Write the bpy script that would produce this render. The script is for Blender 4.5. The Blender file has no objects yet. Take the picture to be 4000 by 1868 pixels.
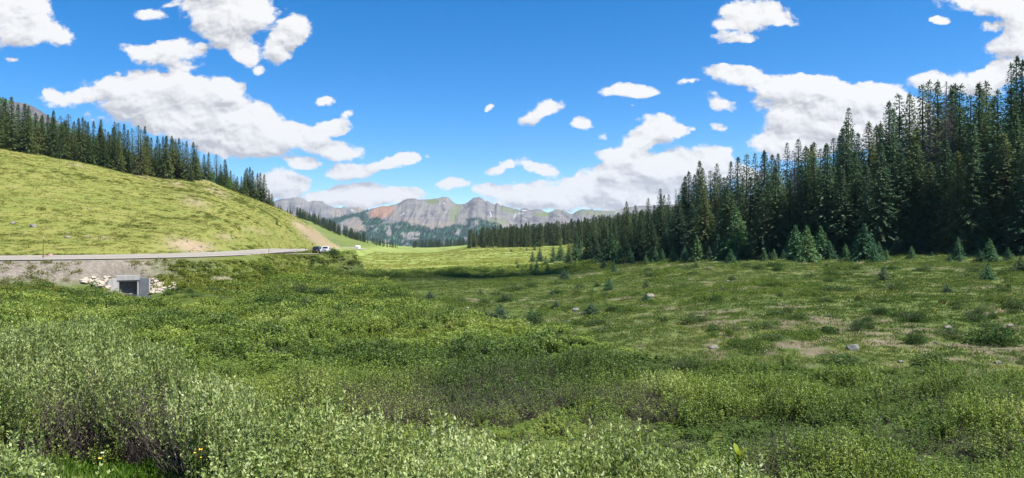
import bpy, bmesh, math, random
import numpy as np
from mathutils import Vector, Matrix, Euler

random.seed(7)
RNG = np.random.default_rng(11)
F = 2856.0                 # focal length in photograph pixels (4000 wide)
CX, CY = 2000.0, 934.0
SC = bpy.context.scene
COL = SC.collection
SUN_AZ, SUN_EL = math.radians(110), math.radians(59)
SUN_VEC = Vector((math.sin(SUN_AZ)*math.cos(SUN_EL), math.cos(SUN_AZ)*math.cos(SUN_EL), math.sin(SUN_EL)))

# ------------------------------------------------------------------ noise
def _h(ix, iy, s):
    v = np.sin(ix*127.1 + iy*311.7 + s*74.7)*43758.5453
    return v - np.floor(v)
def vnoise(x, y, s=0.0):
    x = np.asarray(x, float); y = np.asarray(y, float)
    ix, iy = np.floor(x), np.floor(y)
    fx, fy = x-ix, y-iy
    fx = fx*fx*fx*(fx*(fx*6-15)+10); fy = fy*fy*fy*(fy*(fy*6-15)+10)
    a = _h(ix, iy, s); b = _h(ix+1, iy, s); c = _h(ix, iy+1, s); d = _h(ix+1, iy+1, s)
    return (a*(1-fx)+b*fx)*(1-fy) + (c*(1-fx)+d*fx)*fy
def fbm(x, y, s=0.0, o=4):
    t = 0; a = .5; n = 0
    for k in range(o):
        t = t + a*vnoise(x*2**k, y*2**k, s+k*13.1); n += a; a *= .5
    return t/n
def sstep(a, b, x):
    t = np.clip((np.asarray(x, float)-a)/(b-a), 0, 1)
    return t*t*(3-2*t)

# ------------------------------------------------------------------ scene objects
def tag(o, label=None, cat=None, group=None, kind=None):
    if label: o['label'] = label
    if cat: o['category'] = cat
    if group: o['group'] = group
    if kind: o['kind'] = kind
    return o
def empty(name, loc, rz=0.0, scale=None):
    o = bpy.data.objects.new(name, None); COL.objects.link(o)
    o.location = loc; o.rotation_euler = (0, 0, rz)
    o.empty_display_size = .3
    if scale is not None: o.scale = scale
    return o
def obj(name, me, parent=None, mat=None):
    o = bpy.data.objects.new(name, me); COL.objects.link(o)
    if mat is not None and len(me.materials) == 0: me.materials.append(mat)
    if parent is not None: o.parent = parent
    return o
def quads_mesh(name, V, Q, mat=None, smooth=False, midx=None, mats=None):
    """fast mesh from numpy verts (n,3) and quads (m,4)"""
    V = np.asarray(V, np.float32); Q = np.asarray(Q, np.int32)
    me = bpy.data.meshes.new(name)
    me.vertices.add(len(V)); me.vertices.foreach_set('co', V.ravel())
    k = Q.shape[1]
    me.loops.add(Q.size); me.loops.foreach_set('vertex_index', Q.ravel())
    me.polygons.add(len(Q))
    me.polygons.foreach_set('loop_start', np.arange(0, Q.size, k, dtype=np.int32))
    me.polygons.foreach_set('loop_total', np.full(len(Q), k, np.int32))
    if smooth: me.polygons.foreach_set('use_smooth', np.ones(len(Q), bool))
    for m in (mats or ([mat] if mat else [])): me.materials.append(m)
    if midx is not None: me.polygons.foreach_set('material_index', np.asarray(midx, np.int32))
    me.update(calc_edges=True)
    return me
def fattr(me, name, vals):
    a = me.attributes.new(name, 'FLOAT', 'POINT'); a.data.foreach_set('value', np.asarray(vals, np.float32).ravel())
def grid_quads(nr, nc):
    i = np.arange(nr-1)[:, None]*nc + np.arange(nc-1)[None, :]
    return np.stack([i, i+1, i+nc+1, i+nc], -1).reshape(-1, 4)

# ------------------------------------------------------------------ materials
def lin(r, g, b):
    f = lambda c: c/12.92 if c <= .04045 else ((c+.055)/1.055)**2.4
    return (f(r/255), f(g/255), f(b/255), 1)
class NT:
    def __init__(s, name):
        s.m = bpy.data.materials.new(name); s.m.use_nodes = True
        s.t = s.m.node_tree; s.t.nodes.clear()
        s.out = s.n('ShaderNodeOutputMaterial')
    def n(s, ty, **kw):
        n = s.t.nodes.new(ty)
        for k, v in kw.items(): setattr(n, k, v)
        return n
    def l(s, a, b): s.t.links.new(a, b)
    def noise(s, vec, scale, detail=4, rough=.55, dist=0):
        n = s.n('ShaderNodeTexNoise'); n.inputs['Scale'].default_value = scale
        n.inputs['Detail'].default_value = detail; n.inputs['Roughness'].default_value = rough
        n.inputs['Distortion'].default_value = dist
        if vec is not None: s.l(vec, n.inputs['Vector'])
        return n.outputs['Fac']
    def ramp(s, fac, stops, interp='LINEAR'):
        n = s.n('ShaderNodeValToRGB'); cr = n.color_ramp; cr.interpolation = interp
        while len(cr.elements) < len(stops): cr.elements.new(.5)
        for e, (p, c) in zip(cr.elements, stops):
            e.position = p; e.color = c if len(c) == 4 else (*c, 1)
        s.l(fac, n.inputs['Fac']); return n.outputs['Color']
    def mix(s, fac, a, b, bt='MIX'):
        n = s.n('ShaderNodeMix', data_type='RGBA', blend_type=bt)
        for k, v in ((0, fac), (6, a), (7, b)):
            if hasattr(v, 'is_linked'): s.l(v, n.inputs[k])
            elif k == 0: n.inputs[k].default_value = v
            else: n.inputs[k].default_value = v if len(v) == 4 else (*v, 1)
        return n.outputs[2]
    def math(s, op, a, b=None, c=None, clamp=False):
        n = s.n('ShaderNodeMath', operation=op); n.use_clamp = clamp
        for k, v in enumerate((a, b, c)):
            if v is None: continue
            if hasattr(v, 'is_linked'): s.l(v, n.inputs[k])
            else: n.inputs[k].default_value = v
        return n.outputs[0]
    def attr(s, name, ty='GEOMETRY'):
        n = s.n('ShaderNodeAttribute', attribute_type=ty, attribute_name=name); return n.outputs['Fac']
    def mapv(s, vec, scale=(1, 1, 1), rot=(0, 0, 0)):
        n = s.n('ShaderNodeMapping'); n.inputs['Scale'].default_value = scale; n.inputs['Rotation'].default_value = rot
        s.l(vec, n.inputs['Vector']); return n.outputs['Vector']
    def pos(s): return s.n('ShaderNodeNewGeometry').outputs['Position']
    def objc(s): return s.n('ShaderNodeTexCoord').outputs['Object']
    def rnd(s): return s.n('ShaderNodeObjectInfo').outputs['Random']
    def bump(s, h, st=.5, d=.1):
        n = s.n('ShaderNodeBump'); n.inputs['Strength'].default_value = st; n.inputs['Distance'].default_value = d
        s.l(h, n.inputs['Height']); return n.outputs['Normal']
    def pbr(s, col, rough=.9, normal=None, spec=.3, metal=0.0, coat=0.0):
        p = s.n('ShaderNodeBsdfPrincipled')
        if hasattr(col, 'is_linked'): s.l(col, p.inputs['Base Color'])
        else: p.inputs['Base Color'].default_value = col if len(col) == 4 else (*col, 1)
        p.inputs['Roughness'].default_value = rough; p.inputs['Metallic'].default_value = metal
        p.inputs['Specular IOR Level'].default_value = spec; p.inputs['Coat Weight'].default_value = coat
        if normal is not None: s.l(normal, p.inputs['Normal'])
        s.l(p.outputs[0], s.out.inputs['Surface']); return s.m

def leaf_mat(name, stops, transl=.35, src='tint', gloss=0.0, grough=.4, scale=.6):
    """stops: colour ramp over tint; src: 'tint' instance attribute, or 'rnd' object random"""
    t = NT(name)
    base = t.attr('tint', 'INSTANCER') if src == 'tint' else t.rnd()
    nz = t.noise(t.pos(), scale*4, 2)
    f = t.math('ADD', base, t.math('MULTIPLY', t.math('SUBTRACT', nz, .5), .5), clamp=True)
    c = t.ramp(f, stops)
    d = t.n('ShaderNodeBsdfDiffuse'); tr = t.n('ShaderNodeBsdfTranslucent')
    t.l(c, d.inputs['Color'])
    c2 = t.mix(1.0, c, (1.0, 1.0, .55, 1), 'MULTIPLY'); t.l(c2, tr.inputs['Color'])
    mx = t.n('ShaderNodeMixShader'); mx.inputs[0].default_value = transl
    t.l(d.outputs[0], mx.inputs[1]); t.l(tr.outputs[0], mx.inputs[2])
    o = mx.outputs[0]
    if gloss > 0:
        g = t.n('ShaderNodeBsdfGlossy'); g.inputs['Roughness'].default_value = grough
        g.inputs['Color'].default_value = (.9, .95, 1, 1)
        m2 = t.n('ShaderNodeMixShader'); m2.inputs[0].default_value = gloss
        t.l(o, m2.inputs[1]); t.l(g.outputs[0], m2.inputs[2]); o = m2.outputs[0]
    t.l(o, t.out.inputs['Surface'])
    return t.m
def plain(name, c, rough=.6, spec=.3, metal=0, coat=0, nscale=6, var=.25):
    t = NT(name); nz = t.noise(t.objc(), nscale, 4)
    col = t.ramp(nz, [(.25, tuple(x*(1-var) for x in c[:3])), (.75, tuple(min(1, x*(1+var)) for x in c[:3]))])
    return t.pbr(col, rough, spec=spec, metal=metal, coat=coat)

M = {}
M['spruce'] = leaf_mat('spruce_needles', [(0, (.055, .110, .064)), (.35, (.075, .132, .070)), (.7, (.105, .155, .070)), (1, (.155, .180, .075))], .28, 'rnd', .015, .6)
M['spruce_sunny'] = leaf_mat('spruce_needles_yellow', [(0, (.065, .105, .036)), (.5, (.10, .14, .044)), (1, (.15, .165, .055))], .22, 'rnd', .01, .6)
M['spruce_blue'] = leaf_mat('spruce_needles_blue', [(0, (.055, .135, .062)), (.5, (.085, .18, .072)), (1, (.13, .22, .075))], .2, 'rnd', .02, .6)
M['spruce_far'] = leaf_mat('spruce_needles_far', [(0, (.050, .080, .034)), (.5, (.085, .115, .042)), (1, (.15, .150, .060))], .15, 'tint')
M['spruce_mtn'] = leaf_mat('spruce_needles_mountain', [(0, (.026, .070, .045)), (.6, (.045, .105, .05)), (1, (.10, .17, .06))], .15, 'tint')
M['aspen'] = leaf_mat('aspen_leaf', [(0, (.09, .17, .04)), (1, (.13, .22, .06))], .35, 'rnd')
M['bark'] = plain('spruce_bark', (.09, .07, .055), .9, .1, nscale=3)
M['dead'] = plain('dead_wood', (.105, .092, .092), .9, .1, nscale=3)
M['deadtwig'] = plain('bare_twigs', (.105, .085, .078), .9, .1, nscale=9, var=.5)
M['willow'] = leaf_mat('willow_leaf_pale', [(0, (.15, .20, .045)), (.4, (.26, .33, .09)), (.75, (.38, .45, .15)), (1, (.50, .55, .26))], .36, 'tint', .02, .6, 3.0)
M['willow_g'] = leaf_mat('willow_leaf_green', [(0, (.082, .138, .024)), (.4, (.168, .242, .038)), (.75, (.265, .335, .058)), (1, (.39, .445, .13))], .32, 'tint', .018, .55, 1.0)
M['shrub_mid'] = leaf_mat('shrub_leaf_mid', [(0, (.055, .095, .030)), (.35, (.105, .155, .040)), (.65, (.165, .22, .050)), (1, (.27, .32, .072))], .3, 'tint', .0, .4, .3)
M['grass'] = leaf_mat('grass_blades', [(0, (.09, .135, .028)), (.4, (.17, .21, .042)), (.7, (.26, .28, .065)), (1, (.36, .34, .13))], .35, 'tint', 0, .4, .3)
M['grass_dry'] = leaf_mat('dry_meadow_grass', [(0, (.070, .115, .030)), (.4, (.125, .170, .045)), (.7, (.185, .210, .066)), (1, (.28, .26, .12))], .3, 'tint', 0, .4, .3)
M['grassy'] = leaf_mat('hill_grass', [(0, (.105, .14, .034)), (.35, (.155, .175, .042)), (.7, (.21, .20, .055)), (1, (.28, .245, .11))], .3, 'tint', 0, .4, .08)
M['bush_a'] = leaf_mat('bush_leaf_dark', [(0, (.050, .095, .03)), (.5, (.075, .125, .042)), (1, (.11, .15, .055))], .25, 'rnd', .0, .4, 1.0)
M['bush_b'] = leaf_mat('bush_leaf_bright', [(0, (.12, .20, .03)), (1, (.19, .27, .04))], .3, 'rnd', .0, .4, 1.0)
M['flower_y'] = plain('petal_yellow', (.85, .55, .02), .6)
M['flower_w'] = plain('petal_cream', (.75, .72, .55), .6)
M['lily'] = leaf_mat('corn_lily_leaf', [(0, (.26, .33, .05)), (1, (.38, .38, .07))], .4, 'rnd', 0)
M['stem'] = plain('green_stem', (.08, .13, .03), .7)
M['grassn'] = leaf_mat('near_grass', [(0, (.05, .11, .015)), (.6, (.10, .19, .025)), (1, (.18, .26, .05))], .4, 'tint', 0, .4, 1.0)
# ------------------------------------------------------------------ terrain
ROAD = np.array([(-260,62,-2.1),(-160,70,-2.3),(-110,76,-2.35),(-78,85,-2.4),(-64,94,-2.45),(-56,104,-2.55),(-52.5,120,-2.65),(-53,140,-2.75),
    (-57,165,-2.85),(-64,215,-2.95),(-76,290,-4.1),(-88,360,-5.1),(-102,450,-6.3),(-122,580,-8.3),(-133,640,-8.4),(-155,690,-7.8),(-200,740,-7.0)], float)
PULL = np.array([(-51.5,136,-2.8),(-51.8,150,-3.08),(-50.8,160,-3.28),(-48,167,-3.4),(-44.5,171.5,-3.45),(-42.3,173.3,-3.47)], float)
APRON = np.array([(-55.2,150,-2.9),(-55.8,165,-3.05),(-56.5,178,-3.12),(-58.2,190,-3.08),(-60.5,200,-3.0),(-63,212,-2.97)], float)
def catmull(P, n=8):
    P = np.vstack([2*P[0]-P[1], P, 2*P[-1]-P[-2]]); out = []
    for i in range(1, len(P)-2):
        for k in range(n):
            t = k/n
            out.append(.5*((2*P[i]) + (-P[i-1]+P[i+1])*t + (2*P[i-1]-5*P[i]+4*P[i+1]-P[i+2])*t*t + (-P[i-1]+3*P[i]-3*P[i+1]+P[i+2])*t**3))
    out.append(P[-2]); return np.array(out)
ROADC, PULLC, APRC = catmull(ROAD), catmull(PULL), catmull(APRON)
def bank(y):
    """superelevation of the road on its long left-hand bend"""
    return .042*(1-sstep(185, 250, y))
def line_dist(X, Y, L):
    X = np.asarray(X, float).ravel(); Y = np.asarray(Y, float).ravel()
    best = np.full(X.shape, 1e3); z = np.full(X.shape, -3.0)
    lo, hi = L[:, :2].min(0)-16, L[:, :2].max(0)+16
    sel = np.nonzero((X > lo[0]) & (X < hi[0]) & (Y > lo[1]) & (Y < hi[1]))[0]
    if len(sel) < len(X):
        if len(sel): best[sel], z[sel] = line_dist_raw(X[sel], Y[sel], L)
        return best, z
    return line_dist_raw(X, Y, L)
def line_dist_raw(X, Y, L):
    best = np.full(X.shape, 1e3); z = np.full(X.shape, -3.0)
    for i in range(len(L)-1):
        a, b = L[i], L[i+1]; d = b[:2]-a[:2]; l2 = d@d
        if l2 == 0: continue
        t = np.clip(((X-a[0])*d[0]+(Y-a[1])*d[1])/l2, 0, 1)
        D = np.hypot(X-a[0]-t*d[0], Y-a[1]-t*d[1]); m = D < best
        best[m] = D[m]; zz = a[2]+t*(b[2]-a[2])
        if L is ROADC:
            sg = np.sign(d[0]*(Y-a[1])-d[1]*(X-a[0])); zz = zz+bank(a[1])*np.clip(sg*D, -5.5, 5.5)
        z[m] = zz[m]
    return best, z

PRE = [(-60,-1.75),(-2,-1.75),(3,-2.6),(7,-4.3),(14,-4.95)]
COLS = {
 -2600: [(40,-5.0),(52,-5.2),(62,-2.3),(75,-2.2),(100,3),(160,22),(230,45),(300,60),(1500,120)],
 -1500: [(40,-5.3),(66,-5.5),(74,-2.4),(84,-2.3),(110,3),(180,25),(240,43),(300,48),(1500,90)],
 0: [(25,-5.3),(40,-5.6),(80,-6.1),(89,-2.5),(98,-2.4),(130,1.5),(180,13.5),(250,32),(300,36),(450,42),(1500,60)],
 300: [(25,-5.3),(40,-5.8),(86,-6.7),(95,-2.6),(105,-2.5),(140,2),(190,12.5),(262,28.3),(310,32),(450,38),(1500,50)],
 600: [(25,-5.4),(40,-6),(92,-7.1),(97,-6.6),(105,-2.7),(116,-2.6),(155,2.5),(215,12.5),(285,24.5),(330,28),(450,32),(1500,40)],
 800: [(25,-5.4),(40,-6.1),(98,-7.3),(110,-6.4),(119,-2.7),(130,-2.6),(172,3.2),(235,13.5),(305,25),(350,27),(450,28),(1500,30)],
 1000: [(25,-5.4),(40,-6.2),(110,-7.5),(135,-6.9),(155,-3),(166,-2.8),(205,2),(270,11),(340,18.9),(380,20),(450,19),(700,5),(1500,10)],
 1150: [(25,-5.4),(40,-6.3),(110,-7.6),(150,-7.2),(185,-4.2),(205,-3.3),(225,-2.9),(260,0),(310,6.5),(350,11.5),(400,12.5),(480,6),(700,0),(900,31),(1200,36),(1500,38)],
 1250: [(25,-5.4),(40,-6.3),(130,-7.8),(185,-7),(205,-4.6),(225,-4.4),(270,-4.5),(300,-3.8),(335,.3),(372,3.8),(420,4),(500,0),(700,-4),(900,17),(1200,22),(1500,22)],
 1300: [(25,-5.4),(40,-6.3),(130,-7.9),(200,-8.2),(260,-8),(345,-5.2),(370,-5),(400,-1.5),(440,-1.5),(520,-4),(700,-5),(900,8.5),(1200,14),(1500,14)],
 1345: [(25,-5.4),(40,-6.3),(130,-8),(200,-8.8),(300,-9.3),(420,-6.6),(450,-6.2),(472,-4.6),(520,-5.5),(620,-8.3),(720,-7.5),(900,3.5),(1200,6),(1500,6)],
 1450: [(25,-5.5),(40,-6.3),(130,-8.1),(300,-10.3),(500,-11.5),(640,-11),(900,-6.6),(1200,-5),(1500,-5)],
 1550: [(25,-5.5),(40,-6.3),(130,-8.2),(300,-10.5),(500,-12),(900,-13),(1200,-14),(1500,-15)],
 1700: [(25,-5.5),(40,-6.2),(130,-7.9),(300,-10.3),(500,-11.8),(900,-13),(1200,-14.5),(1500,-17)],
 1850: [(25,-5.5),(40,-6.1),(130,-7.5),(300,-9.5),(450,-9.3),(600,-6.5),(700,-6),(1500,-12)],
 2000: [(25,-5.4),(40,-5.9),(60,-6.6),(130,-7.4),(200,-8.2),(300,-9),(450,-8.3),(600,-6.6),(700,-4),(820,-1),(1500,-10)],
 2200: [(25,-5.4),(40,-5.7),(60,-6.2),(110,-6.8),(200,-7.4),(300,-8),(450,-7),(600,-6),(700,0),(820,3),(1500,-5)],
 2400: [(26,-5.3),(60,-5.6),(110,-5.8),(160,-5.8),(250,-5),(400,-2),(600,3),(820,12),(1500,0)],
 2600: [(26,-5.1),(60,-5),(100,-4.6),(140,-4.5),(220,-1),(400,4),(800,16),(1500,0)],
 3000: [(26,-4.9),(50,-4.3),(80,-3.6),(110,-3.1),(160,0),(250,6),(500,14),(1500,0)],
 3400: [(24,-4.8),(50,-4.0),(80,-3),(105,-2.5),(150,2),(250,9),(500,16),(1500,0)],
 4000: [(22,-4.6),(45,-3.6),(70,-2.6),(92,-1.9),(130,3),(200,10),(400,20),(1500,0)],
 5500: [(20,-4.5),(45,-3),(70,-1.5),(90,0),(130,5),(200,12),(400,22),(1500,0)],
 6600: [(20,-4.5),(45,-2),(70,1),(90,2),(130,7),(200,14),(400,24),(1500,0)],
}
TS = np.linspace(math.log(5), math.log(1600+30), 900)
TYY = np.exp(TS)-30
TU = np.arange(-2600, 6601, 20.0)
def _table():
    ks = sorted(COLS); prof = []
    for k in ks:
        p = np.array(PRE+COLS[k], float)
        prof.append(np.interp(TYY, p[:, 0], p[:, 1]))
    prof = np.array(prof)
    T = np.array([np.interp(TU, ks, prof[:, j]) for j in range(len(TYY))]).T
    def g(a, sig, ax):
        r = int(3*sig)+1; k = np.exp(-.5*(np.arange(-r, r+1)/sig)**2); k /= k.sum()
        pad = [(0, 0), (0, 0)]; pad[ax] = (r, r)
        return np.apply_along_axis(lambda v: np.convolve(v, k, 'valid'), ax, np.pad(a, pad, mode='edge'))
    return g(g(T, 1.6, 0), 3.0, 1)
TAB = _table()
def H0(X, Y):
    X = np.asarray(X, float); Y = np.asarray(Y, float)
    u = np.clip(X*F/np.maximum(Y, 40)+CX, TU[0], TU[-1]-1e-3)
    s = np.clip(np.log(np.clip(Y, -24, 1500)+30), TS[0], TS[-1]-1e-6)
    a = (u-TU[0])/20; i = a.astype(int); a = a-i
    b = (s-TS[0])/(TS[1]-TS[0]); j = b.astype(int); b = b-j
    z = (TAB[i, j]*(1-a)+TAB[i+1, j]*a)*(1-b)+(TAB[i, j+1]*(1-a)+TAB[i+1, j+1]*a)*b
    return z
STREAM = np.array([(-49.7,95.0,-7.2),(-46.5,90.5,-7.3),(-41.5,88.5,-7.35),(-37,90.5,-7.4),(-32,92,-7.45),(-26,92,-7.5),(-20,94,-7.55),(-12,92,-7.6)], float)
STREAMC = catmull(STREAM)
def H(X, Y, detail=True):
    shp = np.shape(X); X = np.asarray(X, float).ravel(); Y = np.asarray(Y, float).ravel()
    z = H0(X, Y)
    rd, rz = line_dist(X, Y, ROADC); pd, pz = line_dist(X, Y, PULLC); ad, az = line_dist(X, Y, APRC)
    if detail:
        far = sstep(20, 120, Y)
        bum = (fbm(X/9, Y/9, 3)-.5)*(.5+.25*far) + (fbm(X/45, Y/45, 5)-.5)*far*2.2 + (fbm(X/1.6, Y/1.6, 8, 2)-.5)*.22
        bum += (fbm(X/16, Y/16, 31)-.5)*.5*sstep(120, 180, Y)*sstep(-5, -40, X)
        z = z + bum*sstep(5, 11, np.minimum(np.minimum(rd, pd+1), ad+1))*sstep(2, 8, Y)
    w = sstep(5.0, 11.5, rd)
    z = (rz-.06)*(1-w)+z*w
    w = np.maximum(sstep(4.2, 9.0, ad), 1-sstep(3.5, 5.0, rd)); z = (az-.05)*(1-w)+z*w
    w = sstep(4.0, 9.0, pd)*1.0
    w = np.maximum(w, 1-sstep(3.5, 5.0, rd))
    z = (pz-.05)*(1-w)+z*w
    sd, sz = line_dist(X, Y, STREAMC)
    w = sstep(1.5, 3.6, sd)
    z = np.minimum(z, (sz-.25)*(1-w)+np.maximum(z, sz)*w)
    z = np.where(Y > 1500, z-(Y-1500)/1500*120, z)
    return z.reshape(shp)
_PY = np.exp(np.linspace(math.log(6), math.log(1500), 1100))
def ground_px(x, v, ymin=6.0):
    """the ground point seen at photograph pixel (x, v)"""
    X = (x-CX)/F*_PY; z = H(X, _PY)
    vv = CY-z*F/_PY
    k = np.nonzero((vv <= v) & (_PY > ymin))[0]
    if len(k) == 0: k = [int(np.argmin(np.abs(vv-v)))]
    k = k[0]; Y = _PY[k]
    if k > 0 and vv[k-1] > vv[k]:
        f = min(1.0, max(0.0, (vv[k-1]-v)/(vv[k-1]-vv[k]))); Y = _PY[k-1]+(Y-_PY[k-1])*f
    Xg = (x-CX)/F*Y
    return Vector((Xg, Y, float(H(np.array([Xg]), np.array([Y]))[0])))

def px(X, Y, z):
    return CX+X*F/Y, CY-z*F/Y

# ground masks (kinds of ground cover, fixed to the world)
RB_X = [-400,1400,1500,1650,1800,2100,2350,2600,2900,3300,3700,4000,4600]
RB_V = [1000,1075,1090,1190,1285,1300,1340,1400,1432,1445,1475,1505,1540]
def masks(X, Y, z):
    Yc = np.maximum(Y, 8); x, v = px(X, Yc, z)
    rd, rz = line_dist(X, Y, ROADC); rd = rd.reshape(np.shape(X))
    n1 = fbm(X/14, Y/14, 21); n2 = fbm(X/5, Y/5, 22); n3 = fbm(X/2.2, Y/2.2, 23)
    behind = (z > rz.reshape(np.shape(X))-.0) & (rd > 4) & (X < -30)
    hill = sstep(0, 1, behind*1.0)*sstep(520, 470, Y)
    bank = (X < -20)*sstep(45, 30, rd)*sstep(95, 110, Y)*sstep(-7.6, -6.0, z)*(Y < 480)
    hill = np.maximum(hill, .32*bank)
    rb = np.interp(x, RB_X, RB_V)
    right = sstep(18, -18, v-rb+(n2-.5)*60)*(x > 1400)*(Y < 160)
    meadow = np.maximum(sstep(205, 250, Y+(n1-.5)*60)*sstep(1290, 1330, x), sstep(470, 520, Y))*(Y < 1600)
    meadow = meadow*(1-sstep(2350, 2450, x)*sstep(420, 380, Y))
    meadow = meadow*(1-.62*sstep(-10.5, -6, z)*(Y > 640)*(x < 1600))
    # bare ground patches: (x, v, rx, ry) as seen, each a real scar in the turf
    bare = np.zeros(np.shape(X))
    for (a, b, ra, rb2, s, rot) in [(740,960,95,26,1.0,.15),(880,925,45,14,.5,.2),(1228,924,80,22,1.15,.6),(1180,890,50,14,1.0,.55),(1290,957,45,10,.9,.3),(770,690,48,12,.9,.3),(1110,815,40,9,.8,.6),(300,645,40,8,.5,.2),
                                (690,720,40,12,.5,.2),(560,690,50,8,.4,.2),(760,790,60,22,.5,.3),(850,750,60,15,.5,.4),(1000,900,70,10,.35,.2),(420,930,60,8,.3,0),(860,1090,60,16,.6,0),(900,1140,110,9,.7,0)]:
        c, s_ = math.cos(rot), math.sin(rot)
        dx, dy = x-a, v-b
        q = ((dx*c+dy*s_)/ra)**2+((-dx*s_+dy*c)/rb2)**2
        bare = np.maximum(bare, s*np.exp(-q*1.1)*1.25)
    emb = sstep(13.5, 9, rd)*sstep(4, 5.5, rd)*(~behind)*(Y < 140)*sstep(900, 350, x+(n1-.5)*300)
    bare = np.maximum(bare, emb*1.15*(x < 1100))
    n4 = fbm(X/.7, Y/.7, 24, 2)
    rp = right*sstep(.53, .66, n1*.2+n2*.2+n3*.35+n4*.25+.11*sstep(2450, 3300, x)*np.exp(-((v-1390)/70)**2))
    bare = np.maximum(bare, rp*.75)
    bare = np.clip(bare*sstep(.28, .62, n2*.4+n3*.35+n4*.25+bare*.25), 0, 1)
    return dict(hill=hill, right=right, meadow=meadow, bare=bare, x=x, v=v, rd=rd)

def ground_material():
    t = NT('ground_turf'); P = t.pos()
    st = t.mapv(P, (1, 1, 1))
    nL = t.noise(st, .035, 5, .6, .8); nM = t.noise(st, .22, 5, .62, .4); nS = t.noise(st, 1.6, 4, .65); nF = t.noise(st, 7, 3, .7)
    streak = t.noise(t.mapv(P, (.045, .11, .11), (0, 0, .5)), 1.0, 5, .6, .6)
    base = t.ramp(t.math('ADD', t.math('MULTIPLY', nM, .6), t.math('MULTIPLY', nS, .4)), [(.3, (.035, .055, .014)), (.5, (.070, .100, .024)), (.68, (.115, .135, .035))])
    hl = t.ramp(t.math('ADD', t.math('MULTIPLY', streak, .62), t.math('MULTIPLY', nM, .38)), [(.32, (.135, .165, .042)), (.42, (.16, .182, .045)), (.52, (.195, .198, .05)), (.62, (.235, .22, .07)), (.74, (.28, .24, .115))])
    hl = t.mix(t.math('MULTIPLY', nS, .4), hl, (.14, .165, .042, 1))
    md = t.ramp(t.math('ADD', t.math('MULTIPLY', nL, .65), t.math('MULTIPLY', nM, .35)), [(.36, (.115, .165, .042)), (.47, (.18, .23, .056)), (.58, (.25, .28, .085)), (.7, (.24, .23, .09))])
    rg = t.ramp(t.math('ADD', t.math('MULTIPLY', nM, .5), t.math('MULTIPLY', nS, .5)), [(.33, (.062, .095, .028)), (.48, (.098, .130, .038)), (.6, (.140, .152, .055)), (.7, (.19, .165, .095))])
    soil = t.ramp(t.math('ADD', t.math('MULTIPLY', nS, .5), t.math('MULTIPLY', nF, .5)), [(.3, (.10, .086, .070)), (.5, (.18, .155, .127)), (.68, (.30, .262, .215))])
    soil = t.mix(t.attr('right'), soil, t.ramp(t.math('ADD', t.math('MULTIPLY', nS, .5), t.math('MULTIPLY', nF, .5)), [(.3, (.085, .062, .048)), (.5, (.155, .116, .090)), (.68, (.24, .19, .15))]))
    soil = t.mix(t.attr('hill'), soil, t.ramp(t.math('ADD', t.math('MULTIPLY', nS, .5), t.math('MULTIPLY', nF, .5)), [(.3, (.19, .14, .085)), (.5, (.29, .22, .14)), (.68, (.40, .315, .21))]))
    c = t.mix(t.attr('hill'), base, hl)
    c = t.mix(t.attr('right'), c, rg)
    c = t.mix(t.attr('meadow'), c, md)
    c = t.mix(t.attr('bare'), c, soil)
    h = t.math('ADD', t.math('MULTIPLY', nS, .6), t.math('MULTIPLY', nF, .4))
    return t.pbr(c, 1.0, t.bump(h, .5, .2), .05)
GROUND_M = ground_material()

def build_ground():
    ys = np.concatenate([np.linspace(-40, 6, 20), np.exp(np.linspace(math.log(6.3), math.log(60), 260)), np.exp(np.linspace(math.log(60.6), math.log(420), 330)), np.exp(np.linspace(math.log(424), math.log(3000), 150))])
    us = np.concatenate([np.arange(-2500, -200, 50), np.arange(-200, 4201, 9.0), np.arange(4250, 6501, 50)])
    U, Yg = np.meshgrid(us, ys)
    X = (U-CX)/F*np.maximum(Yg, 40)
    z = H(X, Yg)
    V = np.stack([X, Yg, z], -1).reshape(-1, 3)
    me = quads_mesh('ground', V, grid_quads(len(ys), len(us)), GROUND_M, True)
    mk = masks(X, Yg, z)
    for k in ('hill', 'right', 'meadow', 'bare'): fattr(me, k, np.broadcast_to(mk[k], X.shape))
    return tag(obj('ground', me), kind='structure')
build_ground()

# ------------------------------------------------------------------ road, pull-out, stream
def strip(name, L, hw, mat, lift, off=0.0, kind='structure', taper=None, crown=.04, banked=False):
    L = np.asarray(L); T = np.gradient(L[:, :2], axis=0); T /= np.linalg.norm(T, axis=1)[:, None]
    N = np.stack([-T[:, 1], T[:, 0]], -1)
    w = np.full(len(L), hw) if taper is None else taper
    rows = []
    for s in (-1, -.5, 0, .5, 1):
        p = L[:, :2]+N*(off+s*w[:, None]); rows.append(np.column_stack([p, L[:, 2]+lift+crown*(1-abs(s))+(bank(L[:, 1])*(off+s*w) if banked else 0)]))
    V = np.stack(rows, 1).reshape(-1, 3)
    return tag(obj(name, quads_mesh(name, V, grid_quads(len(L), 5), mat, True)), kind=kind)
t = NT('asphalt_road'); nz = t.noise(t.pos(), .6, 5, .6); nf = t.noise(t.pos(), 9, 3)
M['road'] = t.pbr(t.ramp(t.math('ADD', t.math('MULTIPLY', nz, .6), t.math('MULTIPLY', nf, .4)), [(.3, (.21, .188, .162)), (.7, (.30, .272, .236))]), .95, None, .15)
t = NT('gravel_apron'); nz = t.noise(t.pos(), .5, 5, .6); nf = t.noise(t.pos(), 5, 4)
M['gravel'] = t.pbr(t.ramp(t.math('ADD', t.math('MULTIPLY', nz, .5), t.math('MULTIPLY', nf, .5)), [(.3, (.24, .205, .175)), (.7, (.35, .31, .27))]), .95, None, .1)
M['line'] = plain('road_paint', (.72, .70, .66), .7)
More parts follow.
